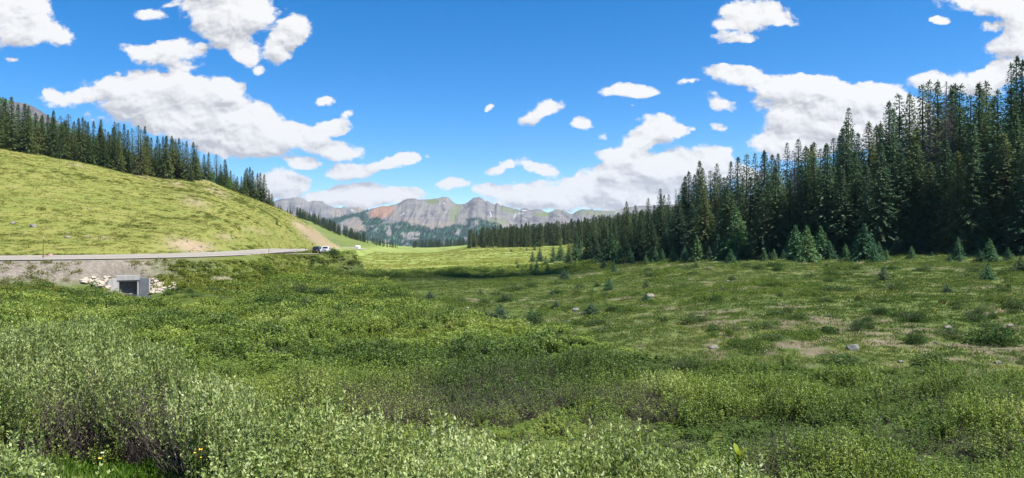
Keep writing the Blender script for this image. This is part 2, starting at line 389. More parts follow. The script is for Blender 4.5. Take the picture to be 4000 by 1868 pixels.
M['liney'] = plain('road_paint_yellow', (.55, .36, .06), .7)
strip('road', ROADC, 4.7, M['road'], .06, crown=0, banked=True)
strip('road_marking', ROADC, .07, M['line'], .066, 3.5, crown=0, banked=True)
strip('road_marking', ROADC, .07, M['line'], .066, -3.5, crown=0, banked=True)
strip('road_marking', ROADC, .08, M['liney'], .066, 0, crown=0, banked=True)
strip('gravel_pullout', APRC, 4.4, M['gravel'], .03)
tp = 4.4*np.sin(np.linspace(.25, math.pi*.85, len(PULLC)))**.5
strip('gravel_pullout', PULLC, 4.2, M['gravel'], .04, 0, taper=tp)
t = NT('stream_water'); P = t.pos(); nz = t.noise(t.mapv(P, (1, 2.2, 1)), 2.5, 4)
M['water'] = t.pbr(t.ramp(nz, [(.3, (.035, .045, .05)), (.7, (.07, .08, .085))]), .12, t.bump(nz, .5, .08), .6)
strip('stream', STREAMC, 2.0, M['water'], .0)

# ------------------------------------------------------------------ culvert
def bm_mesh(name, bm, mat, smooth=False):
    me = bpy.data.meshes.new(name)
    bmesh.ops.recalc_face_normals(bm, faces=bm.faces)
    bm.to_mesh(me); bm.free(); me.materials.append(mat)
    if smooth:
        for p in me.polygons: p.use_smooth = True
    return me
def bm_box(bm, c, s, bevel=0.0, top=None, rot=None):
    r = bmesh.ops.create_cube(bm, size=1.0); vs = r['verts']
    for v in vs:
        k = top if (top and v.co.z > 0) else (1, 1, 0, 0)
        v.co = Vector((v.co.x*s[0]*k[0]+k[2], v.co.y*s[1]*k[1]+k[3], v.co.z*s[2]))
        if rot is not None: v.co = rot @ v.co
        v.co += Vector(c)
    if bevel > 0:
        es = list({e for v in vs for e in v.link_edges})
        bmesh.ops.bevel(bm, geom=es, offset=bevel, segments=2, affect='EDGES', profile=.6)
    return vs
t = NT('weathered_concrete'); P = t.objc(); nz = t.noise(t.mapv(P, (1.2, 1.2, .5)), 1.6, 6, .65); nf = t.noise(P, 14, 3)
M['concrete'] = t.pbr(t.ramp(t.math('ADD', t.math('MULTIPLY', nz, .75), t.math('MULTIPLY', nf, .25)), [(.3, (.25, .235, .215)), (.55, (.38, .36, .33)), (.75, (.48, .455, .42))]), .9, t.bump(nf, .3, .02), .2)
def build_culvert():
    b = Vector((-50.4, 96.0, -7.40))
    root = empty('concrete_culvert', b, math.radians(30))
    tag(root, 'grey concrete box culvert opening in the gravel embankment below the road', 'culvert')
    for sx in (-1, 1):
        bm = bmesh.new(); bm_box(bm, (sx*1.22, 0, 1.25), (.34, .35, 2.5), .02); obj('headwall', bm_mesh('headwall', bm, M['concrete']), root)
    bm = bmesh.new(); bm_box(bm, (0, -.02, 2.32), (2.84, .50, .66), .03)
    obj('lintel', bm_mesh('lintel', bm, M['concrete']), root)
    bm = bmesh.new(); bm_box(bm, (0, 0, .06), (2.10, .34, .12), .0); obj('sill', bm_mesh('sill', bm, M['concrete']), root)
    bm = bmesh.new()
    for sx in (-1, 1): bm_box(bm, (sx*1.18, 2.6, 1.0), (.25, 4.9, 2.0))
    bm_box(bm, (0, 2.6, 1.9), (2.1, 4.9, .2)); bm_box(bm, (0, 2.6, .0), (2.1, 4.9, .1)); bm_box(bm, (0, 5.15, 1.0), (2.6, .2, 2.2))
    obj('barrel', bm_mesh('barrel', bm, M['concrete']), root)
    for sx in (-1, 1):
        bm = bmesh.new(); rot = Matrix.Rotation(sx*math.radians(52), 3, 'Z')
        vs = bm_box(bm, (sx*1.93, -.55, 1.14), (.28, 1.40, 2.28), .02, rot=rot)
        obj('wing_wall', bm_mesh('wing_wall', bm, M['concrete']), root)
build_culvert()
# ------------------------------------------------------------------ rocks
t = NT('granite'); P = t.objc(); nz = t.noise(P, 2.2, 6, .65); nf = t.noise(P, 11, 3)
rr = t.rnd(); RKT = t
ca = t.ramp(t.math('ADD', t.math('MULTIPLY', nz, .7), t.math('MULTIPLY', nf, .3)), [(.3, (.15, .13, .105)), (.55, (.26, .22, .175)), (.75, (.36, .31, .25))])
cb = t.ramp(t.math('ADD', t.math('MULTIPLY', nz, .7), t.math('MULTIPLY', nf, .3)), [(.3, (.12, .115, .11)), (.55, (.20, .19, .175)), (.75, (.29, .275, .25))])
M['rock'] = t.pbr(t.mix(rr, ca, cb), .9, t.bump(nf, .5, .06), .15)
t = NT('red_sandstone'); P = t.objc(); nz = t.noise(P, 2.5, 6, .65)
M['rock_red'] = t.pbr(t.ramp(nz, [(.3, (.20, .13, .11)), (.7, (.34, .24, .20))]), .9, t.bump(nz, .5, .06), .15)
t = NT('riprap_granite'); P = t.objc(); nz = t.noise(P, 2.2, 6, .65); nf = t.noise(P, 11, 3)
M['riprap'] = t.pbr(t.ramp(t.math('ADD', t.math('MULTIPLY', nz, .7), t.math('MULTIPLY', nf, .3)), [(.3, (.26, .215, .165)), (.55, (.42, .36, .285)), (.75, (.54, .48, .40))]), .9, t.bump(nf, .5, .06), .15)
def rock_mesh(seed, flat=.7):
    rg = np.random.default_rng(seed)
    bm = bmesh.new(); bmesh.ops.create_icosphere(bm, subdivisions=3, radius=.5)
    planes = [(Vector(rg.normal(size=3)).normalized(), rg.uniform(.26, .42)) for _ in range(9)]
    off = rg.uniform(0, 50)
    for v in bm.verts:
        for n, d in planes:
            k = v.co.dot(n)-d
            if k > 0: v.co -= n*k*.92
        nn = float(vnoise(v.co.x*5+off, v.co.y*5+v.co.z*3.7, 2))-.5
        v.co *= 1+nn*.12
        v.co.z *= flat
    me = bpy.data.meshes.new('rock'); bm.to_mesh(me); bm.free(); me.materials.append(M['rock'])
    return me
ROCKS = [rock_mesh(100+i, f) for i, f in enumerate((.7, .85, .6, .75, .95, .5))]
RIP = []
for q in ROCKS:
    q2 = q.copy(); q2.materials.clear(); q2.materials.append(M['riprap']); RIP.append(q2)
def rock(name, label, cat, p, s, group=None, mesh=None, mat=None, sink=.25, rot=None, asp=None):
    me = mesh or random.choice(ROCKS)
    if mat is not None: me = me.copy(); me.materials.clear(); me.materials.append(mat)
    o = obj(name, me); o.location = (p[0], p[1], p[2]+s*(.35-sink)*.7)
    o.rotation_euler = rot or (random.uniform(-.25, .25), random.uniform(-.25, .25), random.uniform(0, 6.28))
    a = asp or (random.uniform(.9, 1.35), random.uniform(.8, 1.1), random.uniform(.75, 1.05))
    o.scale = (s*a[0], s*a[1], s*a[2])
    return tag(o, label, cat, group)
def sized(x, v, wpx): p = ground_px(x, v); return p, wpx*p.y/F

# riprap either side of the culvert
for k in range(44):
    u = random.random(); x = 318+ (u**.8)*122; v = 1085+random.random()*62*(.35+.65*u)
    if v > 1142: continue
    p, s = sized(x, v, random.uniform(13, 30)); rock('riprap_stone', 'pale angular riprap stone heaped beside the left wing of the concrete culvert', 'stone', p, s, 'riprap heap left of the culvert', random.choice(RIP), sink=.12)
for k in range(58):
    u = random.random(); x = 572+u*118; v = 1090+random.random()*62*(1-.55*u)+u*22
    p, s = sized(x, v, random.uniform(10, 26)); rock('riprap_stone', 'pale angular riprap stone heaped beside the right wing of the concrete culvert', 'stone', p, s, 'riprap heap right of the culvert', random.choice(RIP), sink=.12)
for k in range(26):
    x = random.uniform(690, 960); v = 1108+random.random()*36+(x-690)*.02
    p, s = sized(x, v, random.uniform(7, 16)); rock('bank_stone', 'small pale stone on the gravelly stream bank beyond the riprap', 'stone', p, s, 'stones along the stream bank')
# single boulders: x, v(base), width px, label
BOULD = [
 (2790,1362,46,'rounded grey boulder on the right meadow just above the willows, beside a flat stone'),
 (2853,1364,26,'flat pale stone lying just right of the rounded grey boulder'),
 (3326,1366,58,'widest grey boulder on the right meadow, above a dark low bush'),
 (3237,1237,30,'flat greyish stone in the middle of the right meadow'),
 (3703,1282,34,'pale flat stone in the turf near the right edge, upper of a close pair'),
 (3716,1301,28,'pale flat stone in the turf near the right edge, lower of a close pair'),
 (3946,1274,28,'small pale stone closest to the right edge of the meadow'),
 (3652,1340,20,'small upright stone in bare soil on the right meadow'),
 (3517,1416,24,'roundish tan stone in bare soil below the dark bushes on the right'),
 (3600,1455,34,'low tan stone where bare soil meets the willows on the right'),
 (3894,1420,30,'tan stone in bare soil low at the right edge'),
 (2540,1162,40,'flat pale slab in the turf right of two dark seedlings'),
 (2251,1215,34,'rounded pale boulder beside a small dark spruce in mid meadow'),
 (2217,1260,28,'pale stone below the rounded boulder in mid meadow'),
 (2268,1196,18,'small pale stone just above the rounded boulder in mid meadow'),
 (1683,1206,24,'whitish stone at the edge of the willow flat, left part of the meadow'),
 (1690,1240,26,'flat pale stone just below the whitish stone at the edge of the willow flat'),
 (1752,1276,20,'small pale stone at the left end of the dark bush cluster'),
 (1513,1200,56,'large pointed tan boulder poking out of the willow flat'),
 (2264,1095,40,'broad pale slab at the near edge of the shaded band in the meadow'),
 (2845,1100,18,'small whitish stone in the upper right meadow'),
 (3040,1310,16,'small tan stone among bare soil in the centre of the right meadow'),
 (1822,1206,26,'flat pale stone half hidden in grass above the dark bush cluster'),
]
for x, v, w, lb in BOULD:
    p, s = sized(x, v, w); rock('boulder', lb, 'boulder', p, s*1.05, 'boulders scattered on the meadow', asp=(1.0, .8, .85), rot=(0, 0, random.uniform(-.5, .5)))
HROCK = [
 (52,873,22,'white stone in the yellow hillside grass nearest the left edge'),(127,887,26,'flat white stone low on the left hillside, second from the left edge'),
 (262,914,14,'small white stone above a tan boulder on the left hillside'),(268,929,28,'tan boulder on the lower left hillside near the snow pole'),
 (337,927,20,'pale stone right of the tan boulder on the lower left hillside'),(405,930,16,'small tan stone on the lower hillside left of the rocky scar'),
 (204,836,10,'tiny white stone halfway up the left hillside'),(345,817,12,'tiny pale stone halfway up the hillside, left of centre of the slope')]
for x, v, w, lb in HROCK:
    p, s = sized(x, v, w); rock('hillside_stone', lb, 'stone', p, s*1.1, 'stones on the left hillside')
for (x, v, w, lb) in [(196,1003,26,'reddish boulder on the verge beside the snow pole at the left'),(176,1006,18,'small reddish stone leaning on the reddish boulder at the road verge')]:
    p, s = sized(x, v, w); rock('verge_boulder', lb, 'boulder', p, s*1.1, None, mat=M['rock_red'], sink=.1)
for k in range(46):
    x = random.uniform(655, 860); v = 925+random.random()*60*(1 if x < 800 else .8)
    if not (v > 925+(x-655)*.12): continue
    p, s = sized(x, v, random.uniform(5, 12)); rock('scar_stone', 'small tan stone in the rocky scar above the near bend of the road', 'stone', p, s, 'stones in the rocky scar above the road')
for k in range(30):
    x = random.uniform(1290, 1340); v = 930+(x-1290)*.6+random.random()*26-6
    p, s = sized(x, v, random.uniform(3, 7)); rock('cut_stone', 'small pale stone at the foot of the tan road cut behind the parked vehicles', 'stone', p, s, 'stones at the foot of the road cut')
for k in range(14):
    x = random.uniform(765, 830); v = 682+random.random()*16+abs(x-790)*.15
    p, s = sized(x, v, random.uniform(10, 24)); rock('crest_rock', 'grey ledge rock at the end of the tree line on the hill crest', 'rock', p, s, 'ledge rocks on the hill crest')
for k in range(9):
    x = 1135+k*2.2; v = 805+k*2.6+random.random()*4
    p, s = sized(x, v, random.uniform(10, 18)); rock('outcrop_rock', 'flat grey ledge rock on the hill spur below the last small spruces', 'rock', p, s, 'ledge rocks on the hill spur', asp=(1.5, 1, .5))
for k, (x, v, w) in enumerate([(1330,1015,16),(1345,1044,12),(1360,1062,16),(1372,1046,14),(1345,1076,12),(1412,1035,16),(1420,1042,12),(1448,1030,9),(1367,1088,12),(1190,1055,12),(1280,1022,14),(1085,1030,14)]):
    p, s = sized(x, v, w); rock('slope_stone', 'small pale stone on the grassy slope below the parked vehicles', 'stone', p, s, 'stones on the slope below the pull-out')

# ------------------------------------------------------------------ conifers
def leaf_quads(B, D, L, W, N):
    """diamond leaves: base, direction, length, width, side vector"""
    L = L[:, None]; W = W[:, None]
    mid = B+D*L*.45
    V = np.stack([B, mid+N*W*.5, B+D*L, mid-N*W*.5], 1).reshape(-1, 3)
    return V, np.arange(len(V)).reshape(-1, 4)
def unit(a): return a/np.maximum(np.linalg.norm(a, axis=-1, keepdims=True), 1e-9)
def spruce_crown(seed, H_=20.0, R=2.6, base=.04, whorl=.36, droop=.45, dens=1.0, gap=0.0, power=.8, spray=.55, shade=1.0):
    rg = np.random.default_rng(seed); B = []; D = []; L = []; W = []; N = []
    z = base*H_; ph = rg.uniform(0, 6.28)
    while z < H_*.995:
        tt = z/H_; r = R*(1-tt)**power*(.86+.28*float(vnoise(z*.9, seed, 1)))+.05
        nb = rg.integers(5, 8)
        for b in range(nb):
            if rg.random() < gap*(.5+tt): continue
            ph += 2.399+rg.normal()*.3
            ln = r*rg.uniform(.72, 1.12); a = ph
            out = np.array([math.cos(a), math.sin(a), 0]); sd = np.array([-math.sin(a), math.cos(a), 0])
            n = max(2, int(ln/(.30)*dens)); s = ((np.arange(n)+rg.random(n))/n)**.72
            up = (.55*tt-.28)
            zz = z+ln*(up*s-droop*s*s*(1-tt*.8)+.22*droop*s**3) + rg.normal()*.05
            for side in (-1, 1, 0):
                P = out*(s*ln)[:, None]; P[:, 2] = zz; P += rg.normal(size=P.shape)*.05
                if side:
                    d = out*.8+sd*side*rg.uniform(.5, 1.0, n)[:, None]+np.array([0, 0, 1])*rg.uniform(-.55, .1, n)[:, None]
                    l = spray*(1.05-.55*s)*rg.uniform(.7, 1.25, n)*(1-.62*tt)
                else:
                    d = out*.7+np.array([0, 0, -1])*rg.uniform(.1, 1.0, n)[:, None]+rg.normal(size=(n, 3))*.2
                    l = spray*.8*rg.uniform(.6, 1.1, n)*(1-.45*tt)
                d = unit(d); nn = unit(np.cross(d, np.array([0, 0, 1.0])+rg.normal(size=(n, 3))*.55))
                B.append(P); D.append(d); L.append(l); W.append(l*rg.uniform(.42, .62, n)); N.append(nn)
        z += whorl*rg.uniform(.75, 1.25)*(1-.45*tt)
    # leader
    n = 10; P = np.zeros((n, 3)); P[:, 2] = H_*(.965+.03*np.arange(n)/n); d = unit(np.column_stack([rg.normal(size=(n, 2))*.5, np.ones(n)]))
    B.append(P); D.append(d); L.append(np.full(n, .5)); W.append(np.full(n, .12)); N.append(unit(np.cross(d, rg.normal(size=(n, 3)))))
    return leaf_quads(np.vstack(B), np.vstack(D), np.concatenate(L), np.concatenate(W), np.vstack(N))
def tube(path, rad, k=6):
    path = np.asarray(path, float); n = len(path); T = unit(np.gradient(path, axis=0))
    ref = np.where(np.abs(T[:, 2:3]) > .9, np.array([[1., 0, 0]]), np.array([[0, 0, 1.]]))
    A = unit(np.cross(T, ref)); Bv = np.cross(T, A); a = np.arange(k)*2*math.pi/k
    V = path[:, None, :]+np.asarray(rad)[:, None, None]*(A[:, None, :]*np.cos(a)[None, :, None]+Bv[:, None, :]*np.sin(a)[None, :, None])
    Q = []
    for i in range(n-1):
        for j in range(k): Q.append((i*k+j, i*k+(j+1) % k, (i+1)*k+(j+1) % k, (i+1)*k+j))
    return V.reshape(-1, 3), np.array(Q)
def joinm(parts):
    V = []; Q = []; o = 0
    for v, q in parts: V.append(v); Q.append(q+o); o += len(v)
    return np.vstack(V), np.vstack(Q)
def trunk_mesh(seed, H_, r0, mat):
    rg = np.random.default_rng(seed); z = np.linspace(-.35, H_*.985, 12)
    path = np.column_stack([np.cumsum(rg.normal(size=12))*.025, np.cumsum(rg.normal(size=12))*.025, z])
    path[:, :2] -= path[1, :2]
    rad = r0*(1-np.clip(z/H_, 0, 1))**.8+.012; rad[0] *= 1.35
    v, q = tube(path, rad, 8); return quads_mesh('trunk', v, q, mat, True)
def dead_branches(seed, H_, R):
    rg = np.random.default_rng(seed); parts = []
    for k in range(330):
        tt = rg.uniform(.12, .985); z = tt*H_; ln = (R*(1-tt)**.7+.15)*rg.uniform(.4, 1.1); a = rg.uniform(0, 6.28)
        d = np.array([math.cos(a), math.sin(a), 0]); s = np.linspace(0, 1, 5)
        p = d*(s*ln)[:, None]; p[:, 2] = z+ln*(-.1*s-.35*s*s+.15*s**3)
        parts.append(tube(p, .028*(1-s)+.006, 3))
        for j in range(5):
            s0 = rg.uniform(.3, .95); q0 = d*s0*ln; q0[2] = z+ln*(-.1*s0-.35*s0*s0); a2 = a+rg.choice([-1, 1])*rg.uniform(.5, 1.1)
            e = q0+np.array([math.cos(a2), math.sin(a2), rg.uniform(-.7, .1)])*ln*.3
            parts.append(tube(np.array([q0, (q0+e)/2, e]), np.array([.012, .009, .004]), 3))
    v, q = joinm(parts); return quads_mesh('branches', v, q, M['dead'])
def crown_mesh(mat, *a, **k):
    v, q = spruce_crown(*a, **k); return quads_mesh('crown', v, q, mat)
class Kind:
    def __init__(s, crown, trunk, h): s.c, s.t, s.h = crown, trunk, h
def mk(seed, mat, H_, R, **k):
    return Kind(crown_mesh(mat, seed, H_, R, **k), trunk_mesh(seed, H_, .012*H_+.02, M['bark']), H_)
SP = M['spruce']
BIG = [mk(1, SP, 22, 4.4, spray=.75, gap=.05, droop=.5), mk(2, SP, 22, 3.9, spray=.75, gap=.10, droop=.55), mk(3, SP, 22, 3.9, spray=.75, gap=.25, droop=.6, power=.7), mk(4, SP, 22, 5.2, spray=.75, gap=.04, power=.95), mk(5, SP, 22, 3.5, spray=.75, gap=.15, power=.75),
       mk(6, SP, 22, 4.2, spray=.75, gap=.30, droop=.65, power=.65, base=.2)]
NAR = [mk(11, M['spruce_sunny'], 17, 2.7, base=.03, power=.8, spray=.8, whorl=.40, gap=.05), mk(12, M['spruce_sunny'], 17, 3.1, base=.02, power=.9, spray=.8, whorl=.40, gap=.03), mk(13, M['spruce_sunny'], 17, 3.0, base=.12, power=.55, gap=.12), mk(14, M['spruce_sunny'], 17, 3.5, base=.02, power=.95, spray=.8, whorl=.40, gap=.02)]
YNG = [mk(21, M['spruce_blue'], 6, 2.7, base=.03, whorl=.2, dens=1.5, power=.95, droop=.25, spray=.5), mk(22, M['spruce_blue'], 6, 2.3, base=.02, whorl=.2, dens=1.5, power=.9, droop=.25, spray=.48), mk(23, SP, 6, 2.5, base=.02, whorl=.2, dens=1.5, power=.95, droop=.3, spray=.5)]
SEED = [mk(31, SP, 2.6, 1.7, base=.02, whorl=.10, power=.8, droop=.2, spray=.34, dens=2.2), mk(32, M['spruce_blue'], 2.6, 1.6, base=.02, whorl=.10, power=.85, droop=.2, spray=.32, dens=2.2), mk(33, SP, 2.6, 1.9, base=.02, whorl=.11, power=.6, droop=.15, spray=.36, dens=2.2)]
DEAD = [Kind(dead_branches(41, 20, 2.3), trunk_mesh(41, 20, .15, M['dead']), 20)]
def conifer(kind, p, h, wide, label, cat='tree', group=None, name='spruce_tree', rz=None):
    r = empty(name, (p[0], p[1], p[2]-.05), random.uniform(0, 6.28) if rz is None else rz)
    s = h/kind.h; r.scale = (s*wide, s*wide, s)
    tag(r, label, cat, group)
    obj('trunk', kind.t, r); obj('branches' if kind in DEAD else 'crown', kind.c, r)
    return r
ORD = 'first second third fourth fifth sixth seventh eighth ninth tenth eleventh twelfth thirteenth fourteenth fifteenth sixteenth seventeenth eighteenth nineteenth'.split()
TEN = {2: 'twenty', 3: 'thirty', 4: 'forty', 5: 'fifty', 6: 'sixty', 7: 'seventy'}
TENTH = {2: 'twentieth', 3: 'thirtieth', 4: 'fortieth', 5: 'fiftieth', 6: 'sixtieth', 7: 'seventieth'}
def nth(i):
    i += 1
    if i < 20: return ORD[i-1]
    return TENTH[i//10] if i % 10 == 0 else TEN[i//10]+'-'+ORD[i % 10-1]
def at_depth(x, Y):
    X = (x-CX)/F*Y; return Vector((X, Y, float(H(np.array([X]), np.array([Y]))[0])))

# right-hand forest: the crowns that make its skyline (top x, top v)
SKY_R = [(2532,774),(2556,800),(2580,737),(2612,760),(2640,735),(2676,688),(2691,669),(2733,628),(2775,666),(2801,638),(2828,690),(2855,630),(2883,613),(2917,602),(2949,598),(2986,587),(3016,602),(3040,598),(3074,557),(3119,542),(3147,568),(3179,553),(3204,580),(3225,565),(3255,539),(3314,419),(3352,520),(3394,475),(3440,480),(3472,393),(3510,366),(3553,363),(3603,329),(3629,314),(3663,313),(3697,307),(3753,329),(3790,370),(3824,322),(3854,318),(3899,351),(3951,247),(3973,217),(3995,232)]
FRx = [2050,2200,2350,2450,2550,2650,2800,3000,3200,3400,3600,3800,4000,4400,5000]
FRY = [260,230,190,170,156,148,136,122,116,110,106,101,96,88,82]
OCC = []
def free(X, Y, r):
    for a, b, c in OCC:
        if (a-X)**2+(b-Y)**2 < (r+c)**2: return False
    OCC.append((X, Y, r)); return True
NSP = 0
for i, (x, v) in enumerate(SKY_R):
    Y = float(np.interp(x, FRx, FRY))+random.choice([6, 14, 22, 30])*(.8+.4*random.random())
    if x > 3500: Y = float(np.interp(x, FRx, FRY))+random.uniform(3, 24)
    p = at_depth(x, Y); h = (CY-v)/F*Y-p.z
    lean = 'grey bare dead spruce' if x in (3697, 2640) else 'dark spruce'
    k = DEAD[0] if x in (3697, 2640) else (BIG[2] if x in (3314, 2580, 3074, 3119) else random.choice(BIG))
    OCC.append((p.x, p.y, 1.2))
    conifer(k, p, h, random.uniform(1.0, 1.35)*min(1.15, 20/h)**.4, f'{lean} on the right-hand forest skyline, {nth(i)} crown top from its left', 'tree', 'skyline spruces of the right-hand forest', 'dead_spruce' if k in DEAD else 'spruce_tree'); NSP += 1
for x, v, Yo in [(4040,190,14),(4110,170,10),(4180,180,20),(4260,150,12)]:
    Y = float(np.interp(x, FRx, FRY))+Yo; p = at_depth(x, Y); h = (CY-v)/F*Y-p.z
    conifer(random.choice(BIG), p, h, .95, 'tall dark spruce just past the right edge of the view', 'tree', 'spruces past the right edge'); NSP += 1
# front wall: x, base v, top v
FRONT = [(2222,1036,945),(2262,1030,925),(2300,1030,905),(2340,1032,890),(2370,1036,878),(2400,1030,868),(2430,1034,880),(2476,1032,852),(2250,1024,905),(2320,1024,872),(2360,1026,862),(2440,1020,900),(2500,1024,842),(2545,1026,860),(2600,1020,880),(2650,1014,760),(2705,1012,800),(2750,1008,740),(2800,1006,830),(2842,1006,720),(2930,1006,690),(2980,1008,740),(3030,1006,650),(3085,1006,700),(3130,1008,640),(3180,1004,610),(3230,1004,560),(3290,1004,660),(3340,1004,590),(3385,1004,640),(3440,1004,560),(3480,1002,640),(3520,1002,600),(3580,1000,560),(3632,1000,630),(3690,998,540),(3740,996,590),(3800,994,480),(3863,990,590),(3920,994,520),(3965,990,440),(4010,990,560),(4060,988,480)]
for i, (x, vb, vt) in enumerate(FRONT):
    Y = float(np.interp(x, FRx, FRY))+random.uniform(-3, 2); p = at_depth(x, Y); h = (CY-vt)/F*Y-p.z
    OCC.append((p.x, p.y, 1.8))
    pale = x == 3863
    conifer(random.choice([BIG[0], BIG[3], BIG[1]]), p, h, random.uniform(1.25, 1.6)*min(1.25, (16/h)**.5), ('broad paler spruce standing forward at the right end of the forest front' if pale else f'full dark spruce along the front of the right-hand forest, {nth(i)} from its left end'), 'tree', 'front row of the right-hand forest'); NSP += 1
for x, vt in [(3632, 352), (3690, 372), (3722, 400), (3105, 590)]:
    Y = float(np.interp(x, FRx, FRY))+random.uniform(4, 9); p = at_depth(x, Y); OCC.append((p.x, p.y, 1.0))
    conifer(DEAD[0], p, (CY-vt)/F*Y-p.z, 1.3, 'tall grey dead spruce standing bare among the green ones of the right-hand forest', 'tree', 'dead snags of the right-hand forest', 'dead_spruce'); NSP += 1
k = 0
while k < 110:
    x = random.uniform(2420, 4250); Y = float(np.interp(x, FRx, FRY))+random.uniform(4, 48)
    p = at_depth(x, Y)
    if not free(p.x, p.y, 1.5): continue
    sky = np.interp(x, [a for a, b in SKY_R], [b for a, b in SKY_R])
    hmax = (CY-sky-14)/F*Y-p.z; h = hmax*random.uniform(.66, 1.02)
    if h < 4: k += 1; continue
    conifer(random.choice(BIG), p, h, random.uniform(1.1, 1.5), 'dark spruce filling the inner rows of the right-hand forest', 'tree', 'inner rows of the right-hand forest'); NSP += 1; k += 1

# middle tree line behind the sunlit meadow, and the spur where it meets the front forest
MIDX = [1835,1850,1900,2000,2100,2200,2300,2400,2500,2600,2680]
MIDT = [905,898,888,868,868,856,845,838,828,812,806]
MID = []
for i in range(900):
    x = random.uniform(1832, 2680); Y = random.uniform(575, 820) if x < 2250 else random.uniform(430, 820)
    if x < 1900 and Y > 700: continue
    MID.append((x, Y))
mids = []
for x, Y in MID:
    p = at_depth(x, Y); base_v = px(p.x, p.y, p.z)[1]
    top = np.interp(x, MIDX, MIDT)+random.uniform(-12, 22)
    d = (Y-575)/245
    h = min(random.uniform(11, 19), (CY-top)/F*Y-p.z)
    if h < 5: continue
    mids.append((p, h))
mids.sort(key=lambda a: a[0].y)
for j, (x, v, hh) in enumerate([(1838,966,60),(1853,966,72),(1878,967,70),(1890,967,60)]):
    p = ground_px(x, v); conifer(NAR[j % 4], p, hh*p.y/F, 1.1, ['outermost spruce at the left end of the far tree line', 'taller spruce second from the left end of the far tree line', 'third spruce from the left end of the far tree line, right of a gap', 'fourth spruce from the left end of the far tree line'][j], 'tree', 'far tree line behind the sunlit meadow'); NSP += 1
# left-hand forest on the hill crest
SKY_L = [(0,386),(22,384),(45,378),(71,405),(97,405),(112,412),(140,440),(165,448),(188,446),(209,431),(236,453),(252,470),(267,446),(290,474),(307,461),(323,457),(344,476),(366,472),(394,466),(410,505),(423,513),(449,476),(462,480),(485,483),(500,506),(516,502),(540,491),(566,493),(578,530),(591,536),(615,532),(637,532),(651,528),(671,530),(685,545),(699,539),(714,556),(729,551),(755,554),(769,566),(797,603),(815,595),(845,603),(862,640),(879,622),(901,666),(914,680),(927,689),(965,655),(976,652),(987,666),(1006,677),(1017,675),(1032,681),(1051,740),(1062,755)]
CRX = [-200,0,150,300,600,800,1000,1150]
CRY = [246,252,256,264,287,306,341,352]
for i, (x, v) in enumerate(SKY_L):
    Y = float(np.interp(x, CRX, CRY))+random.choice([-6, 2, 10, 18])
    if x > 950: Y = float(np.interp(x, CRX, CRY))+random.uniform(-6, 6)
    p = at_depth(x, Y); h = (CY-v)/F*Y-p.z
    conifer(random.choice(NAR), p, h, random.uniform(1.15, 1.55)*min(1.2, (15/h)**.5), f'slender spruce on the hilltop skyline at the left, {nth(i)} crown top from the left edge', 'tree', 'skyline spruces of the hilltop forest'); NSP += 1
k = 0
while k < 74:
    x = random.uniform(-150, 960); Y = float(np.interp(x, CRX, CRY))+random.uniform(-10, 42)
    if 800 < x < 870 and Y < 330: k += 1; continue
    p = at_depth(x, Y)
    sky = np.interp(x, [a for a, b in SKY_L], [b for a, b in SKY_L])
    h = ((CY-sky)/F*Y-p.z)*random.uniform(.6, .98)
    if h < 3: k += 1; continue
    conifer(random.choice(NAR), p, h, random.uniform(1.25, 1.7), 'slender spruce massed under the skyline of the hilltop forest at the left', 'tree', 'massed spruces of the hilltop forest'); NSP += 1; k += 1
for j, (x, v, hh, lb) in enumerate([(487,672,66,'small spruce standing forward of the hilltop forest edge'),(745,710,70,'spruce standing forward at the right end of the long hilltop stand'),(1088,786,22,'tiny spruce alone on the hill spur, left of a gap'),(1097,790,20,'tiny spruce beside another on the hill spur'),(1123,803,20,'tiny spruce third along the hill spur'),(1134,808,26,'tiny spruce fourth along the hill spur'),(1141,812,24,'tiny spruce last along the hill spur above the ledges'),(1082,880,28,'small lone spruce halfway down the grassy spur')]):
    p = ground_px(x, v); conifer(NAR[j % 4], p, hh*p.y/F, 1.4, lb, 'tree', 'lone spruces on the left hill'); NSP += 1
nmid = max(0, min(len(mids), 296-NSP))
for p, h in mids[:nmid]:
    conifer(random.choice(NAR), p, h, random.uniform(1.0, 1.3), 'spruce packed into the far tree line behind the sunlit meadow', 'tree', 'far tree line behind the sunlit meadow')
MID_REST = mids[nmid:]

# fringe of young spruces at the foot of the right forest: x, base v, height px
FR = [(2018,1032,20),(2057,978,15),(2088,978,22),(2080,1022,36),(2109,1020,50),(2132,1045,42),(2097,1063,44),(2076,1057,30),(2055,1051,22),(2024,1051,22),(2040,1061,20),(2140,1057,28),(2161,1026,58),(2190,1020,62),(2223,1034,58),(2250,1016,70),(2290,1020,60),(2330,1024,84),(2360,1047,30),(2398,1045,26),(2385,1022,110),(2420,1026,70),(2460,1030,60),
 (2558,1027,60),(2587,1019,50),(2630,1012,64),(2674,1006,60),(2724,1000,92),(2770,1006,50),(2807,1010,90),(2878,1002,180),(2905,1006,60),(3023,1006,50),(3060,1008,44),(3107,1015,130),(3152,1023,130),(3206,1006,118),(3377,1015,130),(3414,1023,70),(3462,1010,40),(3560,1008,46),(3742,1012,80),(3884,1000,42),(3938,1016,48)]
FR.sort()
for i, (x, v, hh) in enumerate(FR):
    p = ground_px(x, v+2)
    if x > 2200: p = at_depth(x, min(p.y, float(np.interp(x, FRx, FRY))-random.uniform(5, 12)))
    h = hh*p.y/F*1.08
    big = x == 2878
    conifer(YNG[0] if big else random.choice(YNG), p, h, random.uniform(1.1, 1.4)*(1.1 if h < 2 else 1), 'tallest pale blue-green young spruce before the middle of the right-hand forest' if big else f'young spruce at the foot of the right-hand forest, {nth(i)} from its left end', 'young tree', 'young spruces fringing the forest', 'young_spruce')
